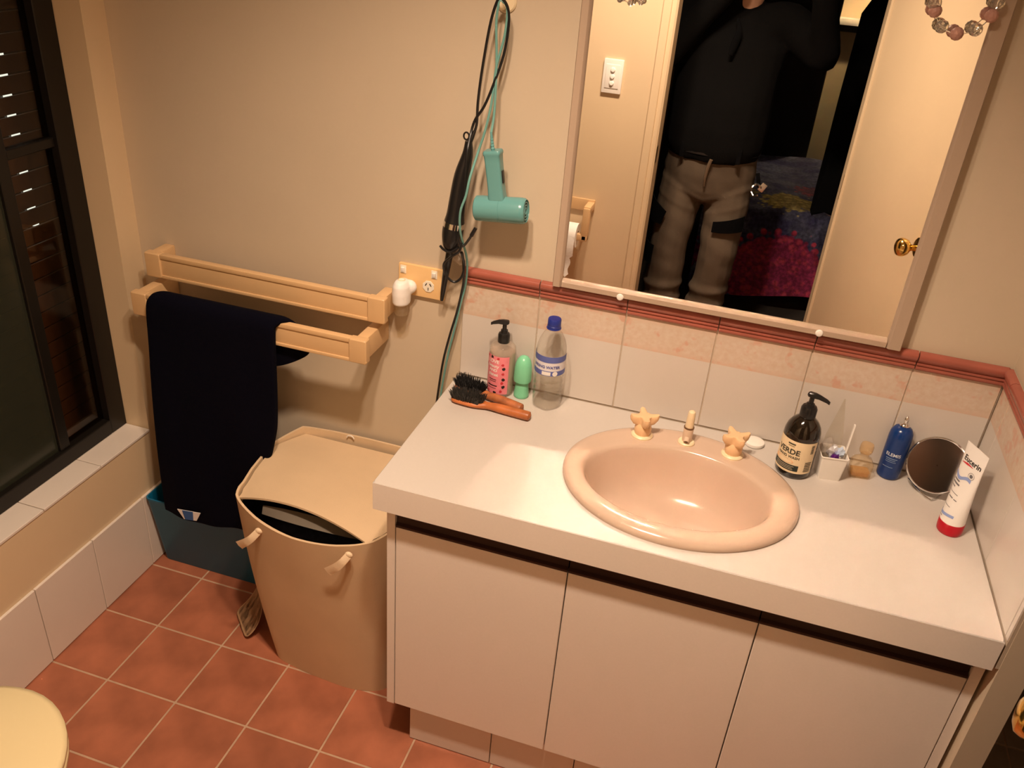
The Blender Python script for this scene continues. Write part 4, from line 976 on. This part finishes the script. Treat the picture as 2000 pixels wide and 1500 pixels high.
# door, swung into the room
hg = Vector((.897, -1.497, 0)); dv = Vector((.303, .953, 0)).normalized(); ang = math.atan2(dv.y, dv.x)
door = thing('door_1', 'cream painted door standing open beside the doorway with a brass knob', 'door', hg, ang, kind='structure')
obj('leaf', B(0, .69, -.036, 0, .012, DH-.006, bev=.002), M_WALLG, door)
for s_, y0 in ((1, 0), (-1, -.036)):
    mk_ = Matrix.Translation((.628, y0, 1.010)) @ Matrix.Rotation(-s_*PI/2, 4, 'X')
    k_ = obj('knob', xform(lathe([(.0095, .003), (.0090, .022), (.012, .028), (.0225, .036), (.0265, .046), (.0268, .054), (.0235, .062), (.0140, .0665), (.0050, .0675)], 36), mk_), M_BRASS, door, smooth=60)
    obj('rose', xform(lathe([(.031, 0), (.0305, .003), (.026, .006), (.010, .0075)], 36), mk_), M_BRASS, k_)
for z_ in (.25, 1.0, 1.8): obj('hinge', tube([(-.004, -.0, z_-.045), (-.004, -.0, z_+.045)], .006, 10, smooth=0), M_BRASS, door)

# ------------------------------------------------------------------ bedroom beyond the doorway
struct('floor_bedroom', B(-2.3, 2.3, -4.6, -1.6, -.10, 0), M_CARPET, 'dark carpet of the bedroom behind the doorway', 'floor')
M_BEDW = mat('bedroom wall paint', (.62, .52, .36), .7)
struct('wall_bedroom_far', B(-2.3, 2.3, -4.7, -4.6, 0, CEIL), M_BEDW, 'cream far wall of the dim bedroom', 'wall')
struct('wall_bedroom_left', B(-2.4, -2.3, -4.6, -1.5, 0, CEIL), M_BEDW, 'cream side wall of the bedroom by the bed foot', 'wall')
struct('wall_bedroom_right', B(2.2, 2.3, -4.6, -1.5, 0, CEIL), M_BEDW, 'cream side wall of the bedroom by the bed head', 'wall')
def quilt_mat():
    m = bpy.data.materials.new('floral quilt'); m.use_nodes = True; nt = m.node_tree; L = nt.links; b = nt.nodes['Principled BSDF']; b.inputs['Roughness'].default_value = .9
    g = nt.nodes.new('ShaderNodeNewGeometry')
    def N(t, **k):
        n = nt.nodes.new(t)
        for a, v in k.items(): setattr(n, a, v)
        return n
    def mix(fac, a, c):
        x = N('ShaderNodeMix', data_type='RGBA'); L.new(fac, x.inputs[0])
        for i, q in ((6, a), (7, c)):
            if isinstance(q, tuple): x.inputs[i].default_value = (*q, 1)
            else: L.new(q, x.inputs[i])
        return x.outputs[2]
    def mr(src, a, c, lo=0, hi=1):
        r = N('ShaderNodeMapRange'); r.inputs['From Min'].default_value = a; r.inputs['From Max'].default_value = c; r.inputs['To Min'].default_value = lo; r.inputs['To Max'].default_value = hi; L.new(src, r.inputs['Value']); return r.outputs[0]
    v = N('ShaderNodeTexVoronoi'); v.inputs['Scale'].default_value = 26; L.new(g.outputs['Position'], v.inputs['Vector'])
    n1 = N('ShaderNodeTexNoise'); n1.inputs['Scale'].default_value = 9; n1.inputs['Detail'].default_value = 5; L.new(g.outputs['Position'], n1.inputs['Vector'])
    n2 = N('ShaderNodeTexNoise'); n2.inputs['Scale'].default_value = 60; L.new(g.outputs['Position'], n2.inputs['Vector'])
    base = mix(mr(n1.outputs['Fac'], .4, .6), (.050, .050, .120), (.11, .12, .19))
    def flower(prev, c, r, colA, colB):
        d = N('ShaderNodeVectorMath', operation='DISTANCE'); L.new(g.outputs['Position'], d.inputs[0]); d.inputs[1].default_value = c
        s = N('ShaderNodeMath', operation='MULTIPLY_ADD'); L.new(v.outputs['Distance'], s.inputs[0]); s.inputs[1].default_value = .10; L.new(d.outputs['Value'], s.inputs[2])
        petal = mix(mr(v.outputs['Distance'], .15, .55), colA, colB)
        return mix(mr(s.outputs[0], r, r+.015, 1, 0), prev, petal)
    c = base
    for cc, r, a, bb in (((.78, -2.70, .17), .30, (.46, .06, .11), (.26, .03, .09)), ((1.18, -2.70, .12), .22, (.40, .08, .07), (.24, .04, .06)), ((.30, -2.70, .25), .15, (.20, .02, .07), (.10, .01, .06)),
                         ((.80, -2.92, .52), .19, (.44, .38, .17), (.26, .22, .09)), ((1.10, -2.86, .52), .14, (.46, .24, .10), (.28, .24, .10)), ((.58, -3.0, .52), .10, (.30, .25, .10), (.12, .10, .06)), ((.93, -3.25, .52), .16, (.30, .06, .10), (.12, .06, .10)),
                         ((1.40, -2.9, .50), .16, (.40, .33, .12), (.22, .17, .05))):
        c = flower(c, cc, r, a, bb)
    d2 = N('ShaderNodeVectorMath', operation='SCALE'); L.new(c, d2.inputs[0]); L.new(mr(n2.outputs['Fac'], .35, .65, 1.7, 3.2), d2.inputs['Scale'])
    L.new(d2.outputs['Vector'], b.inputs['Base Color'])
    return m
bed = thing('bed', 'dark bed base standing beyond the doorway under a floral quilt', 'bed', (1.18, -3.38, 0))
obj('base', B(.42, 1.95, -3.98, -2.78, .10, .30, bev=.02), M_BLACKC, bed, w=True)
obj('mattress', B(.42, 1.95, -3.98, -2.78, .30, .49, bev=.05, seg=4), mat('mattress ticking', (.5, .47, .42), .9), bed, w=True)
for x_ in (.5, 1.85):
    for y_ in (-3.90, -2.88): obj('leg', B(x_-.03, x_+.03, y_-.03, y_+.03, 0, .10), M_BLACKC, bed, w=True)
def quilt_fn(u, v):
    # v: 0 hem at the near side .. 1 far edge of the top; u across
    x = .36+1.6*u
    if v < .35:
        t = v/.35; z = .075+.40*t+.035*math.sin(x*7+1)*(1-t); y = -2.70-.012*math.sin(x*13)*(1-t)-.02*t
    elif v < .45:
        t = (v-.35)/.10; a = t*PI/2; z = .475+.045*math.sin(a); y = -2.72-.05*(1-math.cos(a))
    else:
        t = (v-.45)/.55; z = .520+.012*math.sin(x*9+t*6); y = -2.77-1.20*t
    return (x, y, z)
bm = patch(quilt_fn, 0, 1, 0, 1, 60, 60); bmesh.ops.solidify(bm, geom=bm.faces[:], thickness=.012)
tag(obj('quilt', bm, quilt_mat(), smooth=60), 'blue quilt printed with pink and yellow flowers spread over the bed', 'quilt')
# dark clothes hanging over a stand beside the bed, and a blue bolster
st = thing('clothes_stand', 'black clothes stand hung with dark garments at the bedside', 'clothes stand', (1.10, -2.42, 0))
obj('pole', tube([(0, 0, 0), (0, 0, 1.75)], .014, 12, smooth=0), M_BLACKP, st)
obj('base', lathe([(.16, 0), (.16, .012), (.03, .03), (.014, .04)], 28), M_BLACKP, st)
for a in range(4): obj('peg', tube([(0, 0, 1.62), (.09*math.cos(a*PI/2+.4), .09*math.sin(a*PI/2+.4), 1.70)], .008, 8, smooth=0), M_BLACKP, st)
def garment(name, label, c, z0, z1, w0, w1, m, seed):
    rnd = random.Random(seed); rings = []
    for k in range(15):
        f = k/14; z = z0+(z1-z0)*f; wd = w0+(w1-w0)*f; wd *= (1-.75*max(0, (f-.88)/.12))
        rings.append([(c[0]+wd*math.cos(2*PI*i/36)*(1+.10*math.sin(5*2*PI*i/36+seed+f*3)), c[1]+wd*.55*math.sin(2*PI*i/36)*(1+.14*math.sin(4*2*PI*i/36+seed)), z+.02*math.sin(3*2*PI*i/36+seed)*(1-f)) for i in range(36)])
    return tag(obj(name, loft(rings), m, smooth=60), label, 'garment', 'dark garments on the stand')
garment('hanging_coat', 'long black coat hanging on the stand in the bedroom', (.985, -2.42), .64, 1.64, .12, .10, M_BLACKC, 2)
bm = bmesh.new()
garment('hanging_gown', 'blue and teal patterned gown hanging on the stand by the door', (1.235, -2.38), .35, 1.62, .115, .08, mat('teal patterned cloth', (.09, .21, .36), .8, var=.7, vscale=26), 5)
# far shelf; the unseen lamp above it is added to light this wall
shf = thing('wall_shelf', 'white wall shelf on the far bedroom wall', 'shelf', (1.2, -4.6, 1.27))
obj('board', B(.70, 1.75, -4.6, -4.49, 1.262, 1.300, bev=.003), M_WHITEP, shf, w=True)
obj('bracket', B(.76, 1.70, -4.6, -4.58, 1.215, 1.262), mat('dark bracket', (.05, .04, .03), .6), shf, w=True)
cb = thing('wardrobe', 'dark wooden wardrobe added to black out the far bedroom wall', 'wardrobe', (.42, -4.33, 0))  # added dark block that hides the lamp-lit wall behind the bed
M_DW = mat('dark wardrobe wood', (.018, .012, .009), .6, var=.2, vscale=10)
obj('body', B(-.05, .87, -4.595, -4.10, .06, 2.0, bev=.004), M_DW, cb, w=True)
obj('plinth', B(-.03, .85, -4.58, -4.13, 0, .06), M_DW, cb, w=True)
for a_, b_x in ((-.045, .408), (.412, .865)):
    d_ = obj('door', B(a_, b_x, -4.10, -4.082, .075, 1.985, bev=.003), M_DW, cb, w=True)
    hx_ = b_x-.04 if a_ < 0 else a_+.04
    obj('handle', tube([(hx_, -4.082, 1.0), (hx_, -4.06, 1.01), (hx_, -4.06, 1.11), (hx_, -4.082, 1.12)], .006, 8), M_BRASS, d_, w=True)
wl = thing('added_wall_lamp', 'small warm lamp added out of view above the bedroom shelf', 'lamp', (1.02, -4.6, 1.85))
obj('mount', B(-.04, .04, 0, .02, -.05, .05, bev=.004), M_WHITEP, wl)
obj('arm', tube([(0, .02, 0), (0, .20, .02), (0, .32, .01), (0, .34, -.02)], .006, 8), M_CHROME, wl)
obj('shade', lathe([(.05, -.11), (.032, -.02), (.030, -.02), (.048, -.11)], 28, (0, .34, 0), cap0=False, cap1=False), mat('cream shade', (.6, .5, .35), .7), wl)
b_ = bmesh.new(); sphere(b_, (0, .34, -.08), .020, 12); obj('bulb', b_, mat('small lit bulb', (1, 1, 1), .5, emit=(1, .72, .42), estr=700), wl)
# ------------------------------------------------------------------ the person taking the picture, seen in the mirror
pr = thing('person', 'person in a dark shirt and khaki work trousers holding up a phone in the doorway', 'person', (.40, -1.99, 0))
def ell(c, rx, ry, n=20, tilt=0):
    return [(c[0]+rx*math.cos(2*PI*i/n), c[1]+ry*math.sin(2*PI*i/n), c[2]+tilt*math.sin(2*PI*i/n)) for i in range(n)]
def limb(bm, pts, rads, k=4): tube(pts, rads, 14, bm, smooth=k)
PH = CAMP-CF*.012-CR*.052-CU*.016           # centre of the phone, just behind the lens
HR, HL = PH+CR*.078, PH-CR*.078              # its two ends
LS, LE, LW = Vector((.205, -2.02, 1.455)), Vector((.120, -1.90, 1.270)), HL+Vector((-.030, -.050, -.075))
RS, RE, RW = Vector((.600, -2.02, 1.455)), Vector((.745, -1.955, 1.365)), HR+Vector((.045, -.050, -.085))
HC = Vector((.435, -1.985, 1.690))
M_SKIN = mat('skin', (.52, .30, .20), .55)
def hand(bm, w_, grip, out, up, back):
    """palm behind the phone end, four fingers wrapping the edge, thumb on the near side"""
    palm = grip+out*.016-CF*.022-up*.020
    tube([w_, w_.lerp(palm, .5), palm, palm+up*.020], [.026, .028, .030, .024], 14, bm, smooth=3, flat=.62)
    for k, (d, ln, r_) in enumerate(((.030, .058, .0085), (.012, .066, .0088), (-.006, .062, .0085), (-.024, .050, .0076))):
        rt = palm+up*(d+.004)+out*.010
        p1 = rt+out*.012+CF*.018; p2 = grip+up*(d-.002)+out*.012+CF*.010-CF*.002; p3 = p2-out*(ln*.26)+CF*.0015
        tube([rt, p1.lerp(p2, .3), p2, p3], [r_*1.1, r_*1.05, r_, r_*.8], 10, bm, smooth=3)
    tb0 = palm-up*.012-out*.006
    tube([tb0, tb0-out*.018+up*.014-CF*.006, grip-out*.020+up*.002-CF*.016, grip-out*.034+up*.010-CF*.015], [.0125, .0115, .0100, .0078], 10, bm, smooth=3)
body = bmesh.new()
# head, neck
loft([ell((HC.x, HC.y+.010, HC.z-.118), .030, .034), ell((HC.x, HC.y+.012, HC.z-.104), .046, .056), ell((HC.x, HC.y+.006, HC.z-.070), .060, .076), ell((HC.x, HC.y, HC.z-.020), .070, .090), ell((HC.x, HC.y-.004, HC.z+.030), .074, .096), ell((HC.x, HC.y-.008, HC.z+.075), .068, .088), ell((HC.x, HC.y-.010, HC.z+.105), .044, .058), ell((HC.x, HC.y-.010, HC.z+.118), .014, .018)], body)
tube([(HC.x, HC.y+.082, HC.z+.020), (HC.x, HC.y+.096, HC.z-.006), (HC.x, HC.y+.106, HC.z-.026), (HC.x, HC.y+.088, HC.z-.034)], [.010, .012, .015, .009], 10, body, smooth=3)
for s_ in (-1, 1):
    sphere(body, (HC.x+s_*.074, HC.y-.008, HC.z-.004), .030, 12, (.32, .62, 1.0))
    tube([(HC.x+s_*.012, HC.y+.088, HC.z+.026), (HC.x+s_*.034, HC.y+.084, HC.z+.030), (HC.x+s_*.052, HC.y+.066, HC.z+.022)], .008, 8, body, smooth=3)
tube([(HC.x-.026, HC.y+.074, HC.z-.062), (HC.x, HC.y+.086, HC.z-.060), (HC.x+.026, HC.y+.074, HC.z-.062)], [.005, .009, .005], 8, body, smooth=3)
limb(body, [(HC.x, HC.y-.010, HC.z-.07), (HC.x-.008, HC.y-.022, HC.z-.15), (.405, -2.025, 1.44)], [.056, .058, .075])
# trunk
loft([ell((.400, -2.00, .84), .150, .105), ell((.400, -2.00, .95), .165, .115), ell((.400, -1.99, 1.08), .160, .115), ell((.402, -2.00, 1.22), .165, .112), ell((.403, -2.01, 1.36), .178, .105), ell((.404, -2.02, 1.45), .150, .080), ell((.405, -2.025, 1.50), .070, .055)], body)
for S, E_, Wp in ((LS, LE, LW), (RS, RE, RW)):
    limb(body, [Vector((.403, -2.02, 1.43)).lerp(S, .7), S, S.lerp(E_, .5), E_], [.060, .056, .048, .042]); limb(body, [E_, E_.lerp(Wp, .35), Wp], [.042, .043, .028])
hand(body, LW, HL, -CR, CU, 0); hand(body, RW, HR, CR, CU, 0)
LEGS = (((.310, -2.00, .90), (.288, -1.955, .52), (.285, -1.985, .11), -.10), ((.492, -2.00, .90), (.500, -1.945, .52), (.472, -1.985, .11), .06))
for hp, kn, an, to_ in LEGS:
    limb(body, [hp, Vector(hp).lerp(Vector(kn), .5), kn, Vector(kn).lerp(Vector(an), .4), an, Vector(an)+Vector((0, .01, -.06))], [.095, .078, .056, .052, .038, .038])
    limb(body, [Vector(an)+Vector((0, -.04, -.07)), Vector(an)+Vector((to_*.3, .06, -.075)), Vector(an)+Vector((to_, .15, -.085))], [.036, .040, .028])
obj('body', remesh(body, .0070, 4), M_SKIN, pr, w=True, smooth=70)
for s_ in (-1, 1):
    e = obj('eye', sphere(bmesh.new(), (HC.x+s_*.031, HC.y+.076, HC.z+.004), .0125, 14), mat('eye white', (.8, .78, .74), .2), pr, w=True)
    obj('iris', sphere(bmesh.new(), (HC.x+s_*.031, HC.y+.0865, HC.z+.003), .0052, 10, (1, .5, 1)), mat('iris', (.05, .03, .02), .2), e, w=True)
bm = bmesh.new()
loft([ell((HC.x, HC.y-.030, HC.z-.030), .076, .072), ell((HC.x, HC.y-.026, HC.z+.020), .080, .086), ell((HC.x, HC.y-.014, HC.z+.064), .076, .096), ell((HC.x, HC.y-.012, HC.z+.100), .058, .074), ell((HC.x, HC.y-.012, HC.z+.124), .026, .034)], bm)
obj('hair', remesh(bm, .008, 4), mat('dark brown hair', (.030, .018, .010), .7, bump=.6, bscale=200), pr, w=True, smooth=60)
# clothes
sh_ = bmesh.new()
loft([ell((.400, -1.985, .940), .188, .150, 20, -.012), ell((.400, -1.980, .985), .200, .158, 20, -.010), ell((.400, -1.978, 1.06), .202, .160), ell((.401, -1.985, 1.16), .200, .152), ell((.402, -2.000, 1.27), .203, .138), ell((.403, -2.010, 1.37), .210, .124), ell((.404, -2.020, 1.45), .180, .096), ell((.405, -2.024, 1.505), .092, .072), ell((.407, -2.020, 1.54), .072, .066), ell((.412, -2.012, 1.575), .066, .064)], sh_)
for S, E_, Wp in ((LS, LE, LW), (RS, RE, RW)):
    limb(sh_, [Vector((.403, -2.02, 1.42)).lerp(S, .6), S, S.lerp(E_, .5), E_, E_.lerp(Wp, .35), E_.lerp(Wp, .86)], [.085, .080, .068, .060, .052, .044])
me = remesh(sh_, .010, 5)
nrm_ = [v.normal.copy() for v in me.vertices]
for v, vn in zip(me.vertices, nrm_):
    n_ = noise.noise(Vector((v.co.x*9, v.co.y*9, v.co.z*6))); v.co += vn*(.006*n_)
obj('shirt', me, mat('charcoal shirt', (.0042, .0040, .0040), 1.0, bump=.3, bscale=300, spec=.15), pr, w=True, smooth=70)
# collar placket and sunglasses strap
obj('placket', tube([(.405, -1.905, 1.470), (.420, -1.874, 1.430), (.412, -1.862, 1.385), (.404, -1.852, 1.345)], [.008, .013, .016, .010], 10, smooth=4, flat=.45), M_BLACKC, pr, w=True)
tr_ = bmesh.new()
loft([ell((.400, -1.99, .755), .150, .105), ell((.400, -1.99, .80), .185, .128), ell((.400, -1.988, .87), .193, .138), ell((.400, -1.985, .94), .186, .142), ell((.400, -1.983, .985), .184, .146), ell((.400, -1.983, .998), .180, .142)], tr_)
for hp, kn, an, to_ in LEGS:
    hp, kn, an = Vector(hp), Vector(kn), Vector(an)
    limb(tr_, [hp+Vector((0, .01, -.04)), hp.lerp(kn, .35)+Vector((0, .012, 0)), kn+Vector((0, .006, .06)), kn+Vector((0, 0, -.06)), kn.lerp(an, .6), an+Vector((0, 0, .03)), an+Vector((0, .01, -.065))], [.098, .095, .083, .080, .080, .082, .078])
me = remesh(tr_, .009, 5)
nrm_ = [v.normal.copy() for v in me.vertices]
for v, vn in zip(me.vertices, nrm_):
    p = v.co.copy(); n_ = noise.noise(Vector((p.x*7, p.y*7, p.z*16+p.x*5)))
    fold = 0
    for zc, am in ((.36, .014), (.29, .012), (.20, .014), (.12, .012)): fold += am*math.exp(-((p.z-zc-.05*(p.x-.4))/.018)**2)
    for zc, am in ((.70, .004), (.765, .005)): fold += am*math.exp(-((p.z-zc-.35*abs(p.x-.4))/.010)**2)
    v.co = p+vn*(.005*n_+fold*.6)
M_KHAKI = mat('khaki twill', (.115, .084, .056), .9, var=.08, vscale=12, bump=.3, bscale=500)
trou = obj('trousers', me, M_KHAKI, pr, w=True, smooth=70)
# belt, loops, fly, knee patches on the trousers
bm = loft([ell((.400, -1.983, .962), .190, .151, 48), ell((.400, -1.983, .962), .194, .155, 48), ell((.400, -1.983, .992), .192, .154, 48), ell((.400, -1.983, .992), .187, .149, 48)], cap=False)
obj('belt', bm, mat('dark leather belt', (.012, .009, .008), .5), trou, w=True)
def front(x, e=.006):
    return -1.983+.156*math.sqrt(max(0, 1-((x-.4)/.195)**2))+e
for x_ in (.285, .512):
    obj('belt_loop', B(x_-.009, x_+.009, front(x_)-.016, front(x_)+.003, .940, 1.000, bev=.002), M_BLACKC, trou, w=True)
obj('fly', tube([(.408, front(.408, -.001), .950), (.400, front(.40, -.004), .915), (.396, front(.396, -.010), .870), (.398, front(.398, -.020), .835)], [.007, .0075, .006, .004], 8, smooth=4), mat('khaki seam', (.15, .10, .06), .9), trou, w=True)
def knee_patch(pts, c, name='knee_patch'):
    P = [(x, z) for x, z in pts]
    # quad patch that hugs the leg: radius grows with distance from the leg axis
    bm = bmesh.new(); nx, ny = 14, 6; g = []
    for j in range(ny+1):
        row = []
        for i in range(nx+1):
            u, v = i/nx, j/ny
            x = (P[0][0]*(1-u)+P[1][0]*u)*(1-v)+(P[3][0]*(1-u)+P[2][0]*u)*v
            z = (P[0][1]*(1-u)+P[1][1]*u)*(1-v)+(P[3][1]*(1-u)+P[2][1]*u)*v
            d = min(.985, abs(x-c[0])/c[2]); y = c[1]+c[2]*math.sqrt(1-d*d)
            row.append(bm.verts.new((x, y, z)))
        g.append(row)
    for j in range(ny):
        for i in range(nx): bm.faces.new((g[j][i], g[j][i+1], g[j+1][i+1], g[j+1][i]))
    bmesh.ops.recalc_face_normals(bm, faces=bm.faces); bmesh.ops.solidify(bm, geom=bm.faces[:], thickness=.004)
    obj(name, bm, M_BLACKC, trou, w=True)
knee_patch([(.462, .690), (.583, .722), (.583, .655), (.462, .645)], (.497, -1.953, .101))
knee_patch([(.190, .745), (.262, .700), (.245, .640), (.190, .640)], (.292, -1.960, .104))
knee_patch([(.195, .545), (.232, .540), (.228, .455), (.195, .455)], (.288, -1.950, .096))
for hp, kn, an, to_ in LEGS:
    a_ = Vector(an)
    bt = bmesh.new()
    loft([ell((a_.x, a_.y-.005, .004), .052, .095, 20), ell((a_.x, a_.y-.005, .03), .054, .097, 20), ell((a_.x, a_.y-.015, .07), .050, .075, 20), ell((a_.x, a_.y-.01, .16), .050, .055, 20)], bt)
    loft([ell((a_.x+to_*.35, a_.y+.10, .004), .050, .090, 20), ell((a_.x+to_*.35, a_.y+.10, .030), .051, .090, 20), ell((a_.x+to_*.3, a_.y+.09, .060), .042, .075, 20), ell((a_.x+to_*.2, a_.y+.06, .078), .025, .05, 20)], bt)
    obj('boot', remesh(bt, .008, 3), mat('dark leather boot', (.020, .014, .010), .5), pr, w=True, smooth=60)
# phone
phm = Matrix(((CR.x, CU.x, -CF.x, PH.x), (CR.y, CU.y, -CF.y, PH.y), (CR.z, CU.z, -CF.z, PH.z), (0, 0, 0, 1)))
ph = thing('phone', 'dark phone held sideways by the person in the doorway', 'phone', PH)
obj('case', xform(B(-.072, .072, -.035, .035, -.004, .004, bev=.0035, seg=3), Matrix.Translation(-PH) @ phm), mat('dark phone case', (.02, .02, .022), .3), ph)
obj('screen', xform(B(-.060, .060, -.031, .031, .0040, .0045), Matrix.Translation(-PH) @ phm), mat('phone screen', (.02, .02, .02), .1), ph)
obj('lens', xform(lathe([(.006, 0), (.006, -.0015), (.004, -.0018), (.003, -.0008)], 16, (.052, .016, -.0040)), Matrix.Translation(-PH) @ phm), M_BLACKP, ph)
# keys on a clip at the hip
ky = thing('key_clip', 'silver clip with keys hanging at the hip of the khaki trousers', 'keys', (.618, -1.905, .82))
cx_, cy_, cz_ = .606, -1.905, .835
obj('ring', tube([(cx_+.020*math.cos(2*PI*i/24+.6), cy_+.006*math.sin(i), cz_+.024*math.sin(2*PI*i/24+.6)) for i in range(19)], .0048, 8, smooth=0), mat('bright steel', (.75, .73, .68), .25, 1), ky, w=True)
obj('tag', xform(B(-.012, .012, -.003, .003, -.018, .018, bev=.002), Matrix.Translation((.628, cy_, .850)) @ Matrix.Rotation(.5, 4, 'Y')), mat('bright steel', (.75, .73, .68), .25, 1), ky, w=True)
obj('strap', xform(B(-.008, .008, -.002, .002, -.03, .03, bev=.001), Matrix.Translation((.606, cy_-.004, .875)) @ Matrix.Rotation(-.3, 4, 'Y')), M_BLACKC, ky, w=True)
